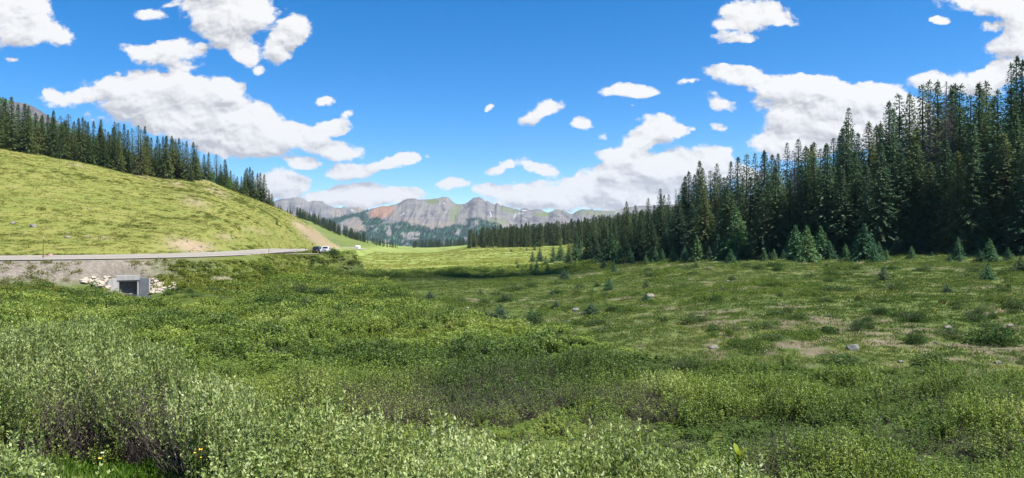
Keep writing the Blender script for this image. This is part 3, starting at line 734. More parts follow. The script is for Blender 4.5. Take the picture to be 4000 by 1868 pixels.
for k in range(60):
    x = random.uniform(2250, 4000)+random.gauss(0, 20); p = at_depth(x, float(np.interp(x, FRx, FRY))-random.uniform(2, 15)); h = random.choice([.7, 1.0, 1.4, 1.9, 2.6])*random.uniform(.8, 1.2)
    conifer(random.choice(YNG), p, h, random.uniform(1.1, 1.6), 'little bushy spruce among the undergrowth along the forest foot', 'young tree', 'little spruces along the forest foot', 'young_spruce')
# seedlings out on the meadow
MS = [(2205,1100,38),(2379,1135,40),(2527,1123,28),(1680,1172,28),(1953,1278,72),(2076,1262,52),(2174,1208,28),(2309,1228,40),(2400,1062,24),(2361,1045,24),(1877,1150,20),(2314,1146,20),(2523,1178,28),(2155,1157,20),(3451,1096,46),(3859,1096,56),(3989,1060,50),(3700,1143,24),(1997,984,10),(3456,1060,20),(2720,1046,22),(3232,1044,18)]
MS.sort()
for i, (x, v, hh) in enumerate(MS):
    p = ground_px(x, v); conifer(random.choice(SEED), p, max(.5, hh*p.y/F*1.1), random.uniform(1.1, 1.5), f'small dark spruce seedling out on the open meadow, {nth(i)} from the left', 'seedling', 'spruce seedlings on the meadow', 'spruce_seedling')
# ------------------------------------------------------------------ scattered ground cover
def proto(name, parts, mats):
    V = []; Q = []; mi = []; o = 0
    for v, q, m in parts:
        V.append(v); Q.append(q+o); mi.append(np.full(len(q), m)); o += len(v)
    me = quads_mesh(name, np.vstack(V), np.vstack(Q), mats=mats, midx=np.concatenate(mi))
    return bpy.data.objects.new(name, me)          # referenced by the scatter nodes only
def clump(seed, nst, lps, leaf, lw, spread=.34, leafstart=.4, stem_r=.006, curve=.5, ang=(.5, 1.1), wig=0.02):
    rg = np.random.default_rng(seed); P = []; D = []; L = []; W = []; N = []; stems = []
    for k in range(nst):
        a = rg.uniform(0, 6.28); r0 = rg.uniform(0, .12); r1 = spread*math.sqrt(rg.random()); h = rg.uniform(.62, 1.0)
        a1 = a+rg.normal()*.6
        s = np.linspace(0, 1, 5)
        p = np.column_stack([(r0*math.cos(a)*(1-s)+r1*math.cos(a1)*s**curve), (r0*math.sin(a)*(1-s)+r1*math.sin(a1)*s**curve), h*s])
        p[1:, :2] += rg.normal(size=(4, 2))*wig; p[1:, 2] -= rg.random(4)*wig*1.5
        stems.append(tube(p, stem_r*(1-.7*s), 3))
        for tw in range(2 if wig > .04 else 0):
            i0 = rg.integers(1, 4); q1 = p[i0]+np.array([rg.normal()*.16, rg.normal()*.16, rg.uniform(-.02, .16)]); stems.append(tube(np.array([p[i0], (p[i0]+q1)/2+rg.normal(size=3)*.015, q1]), stem_r*np.array([.6, .45, .25]), 3))
        n = lps; t = rg.uniform(leafstart, 1.0, n)
        b = np.column_stack([np.interp(t, s, p[:, i]) for i in range(3)])
        az = rg.uniform(0, 6.28, n); el = rg.uniform(*ang, n)
        d = unit(np.column_stack([np.cos(az)*np.sin(el), np.sin(az)*np.sin(el), np.cos(el)]))
        nn = unit(np.cross(d, np.array([0, 0, 1.0])+rg.normal(size=(n, 3))*.5))
        l = leaf*rg.uniform(.65, 1.2, n)
        P.append(b); D.append(d); L.append(l); W.append(l*lw*rg.uniform(.8, 1.2, n)); N.append(nn)
    v, q = leaf_quads(np.vstack(P), np.vstack(D), np.concatenate(L), np.concatenate(W), np.vstack(N))
    sv, sq = joinm(stems)
    return [(v, q, 0), (sv, sq, 1)]
def tuft(seed, n, h, w, spread, lean=.5):
    rg = np.random.default_rng(seed); r = spread*np.sqrt(rg.random(n)); a = rg.uniform(0, 6.28, n)
    b = np.column_stack([r*np.cos(a), r*np.sin(a), np.zeros(n)-.02])
    d = unit(np.column_stack([rg.normal(size=n)*lean, rg.normal(size=n)*lean, np.ones(n)]))
    l = h*rg.uniform(.55, 1.1, n); nn = unit(np.cross(d, rg.normal(size=(n, 3))))
    v, q = leaf_quads(b, d, l, np.full(n, w)*rg.uniform(.7, 1.3, n), nn)
    return [(v, q, 0)]
def blob(seed, n, leaf, lw, rad=.5, h=1.0):
    """rounded low shrub: leaves through a dome, no clear stems"""
    rg = np.random.default_rng(seed); r = rg.random(n)**.4; a = rg.uniform(0, 6.28, n); e = np.arcsin(rg.random(n))
    ir = .75+.5*vnoise(a*1.3, e*2, seed)
    b = np.column_stack([rad*r*ir*np.cos(a)*np.cos(e), rad*r*ir*np.sin(a)*np.cos(e), h*r*ir*np.sin(e)*.85])
    d = unit(b*np.array([1, 1, .6])+np.array([0, 0, .35])+rg.normal(size=(n, 3))*.4)
    l = leaf*rg.uniform(.6, 1.25, n); nn = unit(np.cross(d, rg.normal(size=(n, 3))+np.array([0, 0, .8])))
    v, q = leaf_quads(b, d, l, l*lw, nn)
    return [(v, q, 0)]
def flowers(seed, n, size, spread, h):
    rg = np.random.default_rng(seed); r = spread*np.sqrt(rg.random(n)); a = rg.uniform(0, 6.28, n); z = h*rg.uniform(.6, 1.1, n)
    c = np.column_stack([r*np.cos(a), r*np.sin(a), z]); V = []
    for k in range(n):
        x = unit(rg.normal(size=3)); zz = unit(np.array([rg.normal()*.5, -.6+rg.normal()*.4, 1.0])); x = unit(np.cross(zz, x)); y = np.cross(zz, x); s = size*rg.uniform(.6, 1.2)
        V += [c[k]+x*s, c[k]+y*s+zz*s*.25, c[k]-x*s, c[k]-y*s+zz*s*.25]
    return (np.array(V), np.arange(len(V)).reshape(-1, 4), 0)

def scatter(name, label, cat, protos, P, rot, scl, kind, tint):
    me = bpy.data.meshes.new(name); n = len(P)
    me.vertices.add(n); me.vertices.foreach_set('co', np.asarray(P, np.float32).ravel())
    fattr(me, 'tint', tint)
    a = me.attributes.new('kindi', 'INT', 'POINT'); a.data.foreach_set('value', np.asarray(kind, np.int32))
    for nm, v in (('rotv', rot), ('sclv', scl)):
        a = me.attributes.new(nm, 'FLOAT_VECTOR', 'POINT'); a.data.foreach_set('vector', np.asarray(v, np.float32).ravel())
    c = bpy.data.collections.new(name+'_pieces')
    for i, p in enumerate(protos):
        p.name = f'{i:02d}_{p.name}'; c.objects.link(p)
    g = bpy.data.node_groups.new(name+'_nodes', 'GeometryNodeTree')
    g.interface.new_socket('Geometry', in_out='INPUT', socket_type='NodeSocketGeometry')
    g.interface.new_socket('Geometry', in_out='OUTPUT', socket_type='NodeSocketGeometry')
    N = g.nodes; gi = N.new('NodeGroupInput'); go = N.new('NodeGroupOutput')
    iop = N.new('GeometryNodeInstanceOnPoints'); ci = N.new('GeometryNodeCollectionInfo')
    ci.inputs['Collection'].default_value = c; ci.inputs['Separate Children'].default_value = True; ci.inputs['Reset Children'].default_value = True
    def na(nm, ty):
        x = N.new('GeometryNodeInputNamedAttribute'); x.data_type = ty; x.inputs['Name'].default_value = nm; return x.outputs['Attribute']
    iop.inputs['Pick Instance'].default_value = True
    L = g.links
    L.new(gi.outputs[0], iop.inputs['Points']); L.new(ci.outputs[0], iop.inputs['Instance'])
    L.new(na('kindi', 'INT'), iop.inputs['Instance Index'])
    e = N.new('FunctionNodeEulerToRotation'); L.new(na('rotv', 'FLOAT_VECTOR'), e.inputs[0]); L.new(e.outputs[0], iop.inputs['Rotation'])
    L.new(na('sclv', 'FLOAT_VECTOR'), iop.inputs['Scale']); L.new(iop.outputs[0], go.inputs[0])
    o = obj(name, me); m = o.modifiers.new('scatter', 'NODES'); m.node_group = g
    return tag(o, label, cat, kind='stuff')
def sample(n, x0, x1, y0, y1):
    Y = np.sqrt(RNG.random(n)*(y1*y1-y0*y0)+y0*y0); x = RNG.uniform(x0, x1, n)
    return x, Y, (x-CX)/F*Y
def area(x0, x1, y0, y1): return (x1-x0)/F*(y1*y1-y0*y0)/2
class Pts:
    def __init__(s): s.P = []; s.R = []; s.S = []; s.K = []; s.T = []
    def add(s, X, Y, z, w, h, k, t, tilt=.12):
        n = len(X)
        if n == 0: return
        s.P.append(np.column_stack([X, Y, z])); s.R.append(np.column_stack([RNG.normal(size=n)*tilt, RNG.normal(size=n)*tilt, RNG.uniform(0, 6.28, n)]))
        s.S.append(np.column_stack([w, w, h])); s.K.append(k); s.T.append(np.clip(t, 0, 1))
    def get(s): return np.vstack(s.P), np.vstack(s.R), np.vstack(s.S), np.concatenate(s.K), np.concatenate(s.T)
def bandsample(dens, x0, x1, y0, y1): return sample(int(area(x0, x1, y0, y1)*dens), x0, x1, y0, y1)

A1X = [560,700,800,1000,1150,1500,1900,2200,2500,2700,3000,3250,3500,3800]; A1Y = [7.6,8.9,10.8,13.0,13.9,13.3,12.9,12.3,11.8,11.1,10.2,9.5,8.9,8.2]
A2X = [-700,0,300,600,800,950,1020]; A2Y = [26,25.2,25.6,21.7,18,15.2,13.6]
A2FX = [-700,-60,60,300,650,760,1020]; A2FY = [15.6,15.6,16.0,16.6,16.2,14.2,13.2]
def zoneA(x, Y):
    a1 = (Y > 6) & (Y < np.interp(x, A1X, A1Y, left=0, right=0))
    a2 = (x < 1020) & (Y < np.interp(x, A2X, A2Y)) & (Y > np.interp(x, A2FX, A2FY))
    a3 = (x < 190-40*(Y-9)) & (Y > 6.5) & (Y < 12.3)
    return a1, a2, a3
WIL, WG, DT = M['willow'], M['willow_g'], M['deadtwig']
W = Pts()
x, Y, X = bandsample(13, -700, 3850, 6, 26.5)
a1, a2, a3 = zoneA(x, Y); m = a1 | a2 | a3
x, Y, X, a1, a2, a3 = x[m], Y[m], X[m], a1[m], a2[m], a3[m]
z = H(X, Y); top = np.where(a2, -2.85+.25*sstep(16, 25, Y), -2.95)+(fbm(X/1.9, Y/1.9, 41)-.5)*1.0+(fbm(X/.5, Y/.5, 42)-.5)*.25
edge = np.where(a2, np.interp(x, A2X, A2Y)-Y, np.interp(x, A1X, A1Y)-Y); top = top-.35*sstep(.8, 0, edge)*a1-.25*sstep(1.2, 0, edge)*a2
front = a2 & (Y-np.interp(x, A2FX, A2FY) < 2.3) & (x < 800) & (x > 60)
h = np.maximum(top-z, .4)*RNG.uniform(.86, 1.08, len(X)); k = RNG.integers(0, 3, len(X))
k = np.where(front & (RNG.random(len(X)) < .66), RNG.integers(3, 5, len(X)), k)
gap = a2 & (fbm(X/1.3, Y/1.3, 45) > .62); k = np.where(gap & (RNG.random(len(X)) < .6), 3, k)
ti = .45+(fbm(X/.9, Y/.9, 43)-.5)*1.2+RNG.normal(size=len(X))*.20+np.where(a1, .12, -.02)
keep = ~(front & (RNG.random(len(X)) < .35))
W.add(X[keep], Y[keep], z[keep]-.03, (RNG.uniform(.95, 1.3, len(X)))[keep], h[keep], k[keep], ti[keep])
wp = [proto('willow_clump', clump(s, 12, 40, .056, .46, .40, .5, .005, .5, (.55, 1.5)), [WIL, DT]) for s in (1, 2, 3)]
wp += [proto('bare_willow_clump', clump(s, 24, 8, .05, .44, .72, .45, .0058, .9, (.6, 1.5), .075), [WIL, DT]) for s in (4, 5)]
scatter('pale_willow_thicket', 'pale grey-green broad-leaved willow thicket filling the near foreground', 'willow thicket', wp, *W.get())

# green willows of the valley floor
G = Pts(); VG = Pts()
for (d, y0, y1, sc, k0, kn) in [(10, 7, 14, .75, 0, 3), (8, 14, 30, .88, 0, 3), (2.8, 30, 60, 1.15, 3, 3), (1.1, 60, 130, 1.6, 6, 3), (.34, 130, 250, 2.6, 6, 3)]:
    x, Y, X = bandsample(d, -500, 4500, y0, y1)
    a1, a2, a3 = zoneA(x, Y); z = H(X, Y); mk_ = masks(X, Y, z)
    ok = ~(a1 | a2 | a3) & (mk_['right'] < .5) & (mk_['hill'] < .85) & (mk_['rd'] > 13.0)
    sd, _ = line_dist(X, Y, STREAMC); ok &= sd > 2.1
    ok &= ~((X > -53.5) & (X < -45) & (Y > 88.6) & (Y < 97)) & (mk_['bare'] < .35)
    ok &= ~((x < 760) & (Y < 16.3) & (Y > 6))
    ok &= ~((Y > 115) & (x < 1250) & (H0(X, Y) > -6.2)) & ~((Y > 205) & (x > 1320))
    x, Y, X, z = x[ok], Y[ok], X[ok], z[ok]; n = len(X)
    big = fbm(X/7, Y/7, 51); med = fbm(X/2.4, Y/2.4, 52); rowv = fbm(X/40, Y/9, 53)
    hh = .25+1.2*sstep(.38, .66, big*.4+med*.35+rowv*.25)
    hh += .75*np.exp(-((Y-24.5)/4.5)**2)*(x > 1130)*(x < 2750)
    r9 = fbm(X/1.7, Y/1.7, 58); r8 = fbm(X/4.5, Y/4.5, 60)
    hh = np.where((x > 2500) & (Y < 28), .35+.95*sstep(.3, .7, r9*.5+r8*.5)-.25*sstep(21, 26, Y), hh)
    hh *= np.where((Y < 20.5) & (x > 1060) & (x < 2650), .45, 1.0)
    lows = (x > 500) & (x < 930) & (Y > 70) & (Y < 93); hh = np.where(lows, hh*.22, hh)
    grassy = (Y > 55) & (Y < 89) & (x < 1000) & (rowv < .53)
    lowp = (hh < .55) & (Y > 40)
    isg = (grassy & (RNG.random(n) < .85)) | (lowp & (RNG.random(n) < .45))
    g = ~isg
    kk = k0+RNG.integers(0, kn, n)
    tw = (np.exp(-((Y-22.3)/1.3)**2)*(x > 1130)*(x < 2600)*sstep(.35, .6, fbm(X/2.2, Y/2.2, 57)+.10)*1.6 + .5*sstep(.60, .70, fbm(X/3.2, Y/3.2, 55))*(Y < 60)) > RNG.random(n)
    kk = np.where(tw & (Y < 60), 9+RNG.integers(0, 2, n), kk)
    ti = .42+(fbm(X/6, Y/6, 54)-.5)*1.3+(rowv-.5)*.8+RNG.normal(size=n)*.12 + .10*sstep(40, 90, Y)
    ti = np.where((x > 2500) & (Y < 28), .34+(r8-.5)*1.5+(r9-.5)*.8+RNG.normal(size=n)*.16, ti+(r9-.5)*.7*(Y < 60))
    G.add(X[g], Y[g], z[g]-.04, (sc*RNG.uniform(.8, 1.25, n))[g], (hh*RNG.uniform(.75, 1.15, n))[g], kk[g], ti[g])
    q = isg
    VG.add(X[q], Y[q], z[q], (sc*RNG.uniform(.8, 1.2, n))[q]*1.0, (RNG.uniform(.5, .9, n)*np.where(lows, .3, 1))[q], RNG.integers(0, 2, n)[q], (.30+(fbm(X/9, Y/4, 59)-.5)*.7+RNG.normal(size=n)*.10)[q])
gp = [proto('green_willow_clump', clump(s, 14, 34, .062, .48, .44, .3, .005, .5, (.6, 1.5)), [WG, DT]) for s in (11, 12, 13)]
gp += [proto('green_willow_mound', clump(s, 14, 20, .11, .52, .48, .25, .007, .5, (.6, 1.5)), [WG, DT]) for s in (14, 15, 16)]
gp += [proto('low_shrub_mound', blob(s, 130, .16, .55, .5, 1.0), [M['shrub_mid'], DT]) for s in (17, 18, 19)]
gp += [proto('bare_willow', clump(s, 24, 8, .055, .45, .6, .45, .007, .9, (.6, 1.5), .06), [WG, DT]) for s in (20, 21)]
scatter('green_willow_cover', 'green knee-high willows covering the valley floor between the meadow and the road', 'willow scrub', gp, *G.get())
# grass of the valley floor, the sunlit meadow, and near grass under the left willows
x, Y, X = bandsample(16, -300, 800, 9, 16.8); ok = Y < np.interp(x, A2FX, A2FY)+.5; a1, a2, a3 = zoneA(x, Y); ok &= ~(a1 | a3)
NG = Pts(); n = ok.sum(); NG.add(X[ok], Y[ok], H(X, Y)[ok], RNG.uniform(.8, 1.3, n), RNG.uniform(.7, 1.3, n), RNG.integers(0, 3, n), RNG.random(n))
ngp = [proto('grass_tuft', tuft(s, 26, .34, .022, .16, .45), [M['grassn']]) for s in (61, 62)]+[proto('herb_tuft', blob(63, 60, .07, .6, .22, .32), [M['grassn']])]
scatter('near_grass', 'bright green grass and herbs in the hollow under the left willows', 'grass', ngp, *NG.get())
x, Y, X = bandsample(.2, 1250, 2500, 205, 620); z = H(X, Y); mk_ = masks(X, Y, z); n = len(X)
ok = (fbm(X/25, Y/25, 71)+RNG.random(n)*.3 > .55) & (mk_['rd'] > 12) & (mk_['hill'] < .2)
VG.add(X[ok], Y[ok], z[ok], RNG.uniform(1.6, 2.8, n)[ok], RNG.uniform(.25, .6, n)[ok], RNG.integers(2, 4, n)[ok], (.74+(fbm(X/30, Y/18, 72)-.5)*.45+RNG.normal(size=n)*.08)[ok])
x, Y, X = bandsample(.55, 600, 1420, 100, 420)
xb, Yb_, Xb = bandsample(2.2, 560, 1330, 97, 225); x, Y, X = np.concatenate([x, xb]), np.concatenate([Y, Yb_]), np.concatenate([X, Xb]); z = H(X, Y); mk_ = masks(X, Y, z); n = len(X)
pd_, _ = line_dist(X, Y, PULLC); ad_, _ = line_dist(X, Y, APRC)
ok = (mk_['rd'] > 6.8) & (mk_['hill'] < .85) & (pd_ > 4.7) & (ad_ > 4.9) & (H0(X, Y) > -8.5) & (X < -20) & (mk_['bare'] < .4)
VG.add(X[ok], Y[ok], z[ok], RNG.uniform(.9, 1.8, n)[ok], (RNG.uniform(.5, 1.5, n)*(.22+.78*sstep(5.5, 13, np.minimum(mk_['rd'], pd_))))[ok], RNG.integers(2, 4, n)[ok], (.40+(fbm(X/6, Y/6, 72)-.5)*1.2+RNG.normal(size=n)*.1)[ok])
vgp = [proto('tall_grass', tuft(s, 40, .55, .05, .5, .5), [M['grass']]) for s in (64, 65)]+[proto('grass_mound', blob(s, 60, .3, .4, .55, .35), [M['grass']]) for s in (66, 67)]
scatter('valley_grass', 'yellow-green grass of the valley floor and the sunlit meadow', 'grass', vgp, *VG.get())

# the right meadow: tufts, low herbs, flowers
R = Pts(); FL = Pts()
for (d, y0, y1, sc) in [(12, 20, 45, .55), (5.0, 45, 85, .85), (2.2, 85, 170, 1.3)]:
    x, Y, X = bandsample(d, 1380, 4450, y0, y1); z = H(X, Y); mk_ = masks(X, Y, z); n = len(X)
    n1 = fbm(X/3.5, Y/3.5, 81); n2 = fbm(X/1.3, Y/1.3, 82); n3 = fbm(X/11, Y/11, 83)
    ok = (mk_['right'] > .4) & (RNG.random(n) > mk_['bare']*.85)
    shr = (n1*.6+n3*.4 > .565)
    k = np.where(shr, 2+RNG.integers(0, 2, n), RNG.integers(0, 2, n))
    hh = np.where(shr, .25+.75*sstep(.56, .68, n1*.6+n3*.4), .55+.5*n2)*RNG.uniform(.7, 1.2, n)
    ti = np.where(shr, .30+(n3-.5)*.9, .45+(n3-.5)*1.1)+RNG.normal(size=n)*.13
    R.add(X[ok], Y[ok], z[ok]-.01, (sc*RNG.uniform(.8, 1.3, n))[ok], (hh*sc**.4)[ok], k[ok], ti[ok])
    f = ok & (RNG.random(n) < .22*sstep(.45, .62, n1)+.03)
    FL.add(X[f], Y[f], z[f]-.01, (RNG.uniform(.8, 1.2, n)*sc**.5)[f], (RNG.uniform(.8, 1.2, n))[f], np.where(RNG.random(n) < .6, 0, 1)[f], RNG.random(n)[f])
rp = [proto('meadow_tuft', tuft(s, 34, .26, .035, .5, .7), [M['grass_dry']]) for s in (91, 92)]+[proto('meadow_shrub', blob(s, 110, .11, .5, .5, .62), [M['shrub_mid']]) for s in (93, 94)]
scatter('meadow_turf', 'tufted grass and low herbs of the dry meadow rising to the right-hand forest', 'meadow turf', rp, *R.get())
x, Y, X = bandsample(8, 1020, 1190, 12.4, 17.5); n = len(X); ok = Y > 13.9
FL.add(X[ok], Y[ok], H(X, Y)[ok]+.5, np.ones(ok.sum())*.7, RNG.uniform(.8, 1.5, ok.sum()), np.zeros(ok.sum(), int), RNG.random(ok.sum()))
fl = [proto('yellow_flower_patch', [flowers(95, 4, .02, .5, .34)], [M['flower_y']]), proto('cream_flower_patch', [flowers(96, 4, .018, .5, .32)], [M['flower_w']])]
scatter('wildflowers', 'tiny yellow and cream wildflowers dotted over the dry meadow', 'wildflowers', fl, *FL.get())

# the left hillside
HG = Pts()
x, Y, X = bandsample(.6, -400, 1345, 84, 360); z = H(X, Y); mk_ = masks(X, Y, z); n = len(X)
n1 = fbm((X+Y*.7)/22, (Y-X*.3)/6, 101); n2 = fbm(X/4, Y/4, 102)
ok = (mk_['hill'] > .5) & (mk_['rd'] > 5.2) & (RNG.random(n) > mk_['bare']*1.05) & (Y < np.interp(x, CRX, CRY)+15)
shr = (n1*.65+n2*.35 > .625)
k = np.where(shr, 2+RNG.integers(0, 2, n), RNG.integers(0, 2, n)); hh = np.where(shr, .4+.4*n2, .22+.25*n2)*RNG.uniform(.7, 1.2, n)
ti = np.where(shr, .18+n2*.3, .56+(n1-.5)*.45-.10*(Y < 150))+RNG.normal(size=n)*.07
HG.add(X[ok], Y[ok], z[ok], (RNG.uniform(.9, 1.7, n))[ok], hh[ok], k[ok], ti[ok])
x, Y, X = bandsample(2.2, -400, 1000, 78, 150); z = H(X, Y); mk_ = masks(X, Y, z); n = len(X)
ok = (mk_['hill'] < .3) & (mk_['rd'] > 6.2) & (mk_['rd'] < 15) & (RNG.random(n) > mk_['bare']*.5-.05) & ~((X > -53.8) & (X < -44) & (Y > 86) & (Y < 97.5))
HG.add(X[ok], Y[ok], z[ok], (RNG.uniform(.5, 1.2, n))[ok], (RNG.uniform(.3, .75, n))[ok], RNG.integers(0, 4, n)[ok], (.45+RNG.normal(size=n)*.22)[ok])
hp = [proto('hill_tuft', tuft(s, 30, .5, .07, .5, .8), [M['grassy']]) for s in (104, 105)]+[proto('hill_shrub', blob(s, 70, .22, .5, .6, .6), [M['grassy']]) for s in (106, 107)]
scatter('hillside_grass', 'yellow-green grass and low shrubs clothing the left hillside and road bank', 'hillside grass', hp, *HG.get())

# conifers too far off to be told apart
far_c = []
for s, wd in ((201, 1.5), (202, 1.9)):
    v, q = spruce_crown(s, 15, wd, base=.02, whorl=.75, dens=.5, spray=1.3, power=.65); far_c.append((v, q))
FT = Pts()
if MID_REST:
    Pm = np.array([[p.x, p.y, p.z, h] for p, h in MID_REST])
    FT.add(Pm[:, 0], Pm[:, 1], Pm[:, 2]-.1, Pm[:, 3]/15*RNG.uniform(.9, 1.3, len(Pm)), Pm[:, 3]/15, RNG.integers(0, 2, len(Pm)), .45+RNG.normal(size=len(Pm))*.25, .02)
def treeline(pts, n, spread, hr, y0, y1, tmean=.3):
    xs = [a for a, b in pts]; vs = [b for a, b in pts]
    for i in range(n):
        x = random.uniform(xs[0], xs[-1]); v = float(np.interp(x, xs, vs))
        Y = random.uniform(y0, y1); p = at_depth(x, Y)
        vv = px(p.x, p.y, p.z)[1]
        h = random.uniform(*hr)
        FT.add(np.array([p.x]), np.array([p.y]), np.array([p.z-.1]), np.array([h/15*random.uniform(.9, 1.3)]), np.array([h/15]), np.array([random.randint(0, 1)]), np.array([tmean+random.gauss(0, .15)]), .02)
treeline([(1160, 0), (1300, 0)], 120, 0, (7, 14), 890, 1050, .25)
treeline([(1290, 0), (1430, 0)], 75, 0, (8, 14), 885, 960, .25)
treeline([(1420, 0), (1570, 0)], 34, 0, (5, 10), 900, 1000, .25)
treeline([(1615, 0), (1850, 0)], 130, 0, (9, 15), 1180, 1320, .15)
ftp = [proto('far_conifer', [(v, q, 0)], [M['spruce_far']]) for v, q in far_c]
scatter('far_conifers', 'dark conifers too distant to tell apart along the far valley edge and tree lines', 'conifers', ftp, *FT.get())
# ------------------------------------------------------------------ single shrubs
def bush_mesh(seed, n, leaf, mat, rad=.6, h=1.0, twigs=0):
    v, q, _ = blob(seed, n, leaf, .5, rad, h)[0]; parts = [(v, q)]
    me = quads_mesh('foliage', v, q, mat)
    rg = np.random.default_rng(seed); st = []
    for k in range(9+twigs):
        a = rg.uniform(0, 6.28); s = np.linspace(0, 1, 5); r = rad*rg.uniform(.3, .95); hh = h*rg.uniform(.6, .98)
        st.append(tube(np.column_stack([r*math.cos(a)*s**.8, r*math.sin(a)*s**.8, hh*s-.03]), .016*(1-.75*s)*(1 if twigs == 0 else .8), 4))
    tv, tq = joinm(st); return me, quads_mesh('stems', tv, tq, M['deadtwig'])
BSH = {'dark': [bush_mesh(s, 1700, .095, M['bush_a'], .62, 1.0) for s in (301, 302)], 'bright': [bush_mesh(s, 800, .09, M['bush_b'], .65, .8) for s in (303, 304)],
       'twiggy': [bush_mesh(s, 900, .08, M['bush_a'], .6, 1.0, 16) for s in (305, 306)], 'aspen': [bush_mesh(s, 700, .12, M['aspen'], .42, 1.3) for s in (307, 308)]}
def bush(kind, x, v, wpx, hpx, label, group=None, name='shrub'):
    p = ground_px(x, v); w = wpx*p.y/F/1.2; h = hpx*p.y/F
    fo, st = random.choice(BSH[kind]); base = {'aspen': 1.3, 'bright': .8}.get(kind, 1.0)
    r = empty(name, (p.x, p.y, p.z-.03), random.uniform(0, 6.28), (w, w, h/base)); tag(r, label, 'shrub', group)
    obj('foliage', fo, r); obj('stems', st, r)
for a in [
 ('twiggy', 1205, 1212, 95, 62, 'dark grey-green upright shrub standing alone between the stream and mid valley'),
 ('bright', 1120, 1100, 120, 36, 'bright yellow-green shrub on the foot of the bank below the parked vehicles, left one'),
 ('bright', 1175, 1112, 110, 32, 'bright yellow-green shrub on the foot of the bank, right of its twin'),
 ('twiggy', 1172, 1150, 80, 54, 'brownish twiggy shrub just below the bright green bank shrubs'),
 ('dark', 1262, 1150, 110, 34, 'wide dark green shrub right of the brownish twiggy shrub'),
 ('dark', 1100, 1140, 90, 30, 'low dark shrub left of the brownish twiggy shrub'),
 ('bright', 1378, 1145, 90, 20, 'low bright green shrub patch in mid valley right of the wide dark shrub'),
 ('dark', 828, 1142, 100, 26, 'low dark shrub on the island between the stream and the gravel bank'),
 ('dark', 742, 1144, 30, 24, 'small round dark bush at the near edge of the stream'),
 ('bright', 980, 972, 40, 16, 'round yellow-green shrub on the far road verge left of the snow poles'),
 ('dark', 1302, 996, 46, 32, 'dark rounded bush just right of the white pickup'),
 ('dark', 1870, 1272, 170, 70, 'large spreading green bush at the left of the mid meadow cluster'),
 ('dark', 2010, 1282, 150, 56, 'wide low bush in the middle of the mid meadow cluster'),
 ('dark', 2085, 1266, 90, 52, 'dark bush at the right end of the mid meadow cluster'),
 ('dark', 2671, 1132, 50, 32, 'rounded dark bush on the meadow right of the four leftmost seedlings'),
 ('twiggy', 2010, 1138, 110, 34, 'grey-green spreading bush in the left part of the meadow'),
 ('twiggy', 1978, 1176, 80, 34, 'grey-brown bush below the grey-green spreading bush'),
 ('dark', 2798, 1182, 54, 34, 'grey-green bush in the upper middle of the right meadow'),
 ('twiggy', 2831, 1140, 50, 26, 'small dark bush above the grey-green bush in the right meadow'),
 ('twiggy', 3495, 1135, 110, 40, 'low grey bush at the foot of the pale meadow seedling on the right'),
 ('dark', 3270, 1134, 150, 24, 'long low green bush high in the right meadow'),
 ('dark', 3030, 1116, 120, 18, 'long flat green shrub patch near the forest foot'),
 ('twiggy', 3350, 1292, 70, 60, 'upright grey-green shrub in the middle of the right meadow'),
 ('twiggy', 3567, 1254, 110, 40, 'spreading grey shrub above the dark bushes on the right'),
 ('dark', 3574, 1342, 80, 62, 'dark green bush above bare soil, left of the big right-edge shrub'),
 ('twiggy', 3812, 1256, 110, 52, 'grey-green rounded shrub near the right edge'),
 ('dark', 3885, 1342, 190, 80, 'largest dark shrub at the right edge of the meadow'),
 ('dark', 3293, 1428, 180, 52, 'wide dark bush directly below the widest grey boulder'),
 ('dark', 3639, 1428, 150, 64, 'dark bush in bare soil near the willows on the right'),
 ('dark', 3965, 1205, 100, 46, 'dark green bush cut by the right edge of the view'),
 ('twiggy', 2345, 1298, 100, 24, 'grey low shrub right of the mid meadow cluster'),
 ('dark', 2590, 1255, 60, 26, 'small dark shrub in the centre of the meadow'),
 ('aspen', 830, 700, 50, 48, 'light green aspen thicket at the end of the hilltop stand, left one'),
 ('aspen', 862, 716, 50, 52, 'light green aspen thicket at the end of the hilltop stand, middle one'),
 ('aspen', 893, 735, 46, 46, 'light green aspen thicket at the end of the hilltop stand, right one'),
 ]: bush(*a[:5], a[5])
for k in range(80):
    x = random.uniform(1750, 3980); v = random.uniform(1095, 1330)
    if v > np.interp(x, RB_X, RB_V)-30: continue
    bush(random.choice(['dark', 'dark', 'twiggy']), x, v, random.uniform(24, 64)*(v-934)/260*1.2, random.uniform(14, 26)*(v-934)/260*1.2, 'low dark green shrub dotted across the open meadow', 'low shrubs across the open meadow')
for k in range(16):
    x = random.uniform(960, 1400); v = 1008+random.random()*70
    bush(random.choice(['dark', 'bright', 'twiggy']), x, v, random.uniform(24, 60), random.uniform(10, 18), 'low shrub on the grassy slope below the road and parked vehicles', 'low shrubs on the road bank')
for k in range(24):
    x = random.uniform(2420, 3980); v = random.uniform(1040, 1090)
    bush(random.choice(['dark', 'twiggy']), x, v, random.uniform(34, 80), random.uniform(16, 26), 'low dark shrub on the upper meadow just below the forest foot', 'low shrubs below the forest foot')

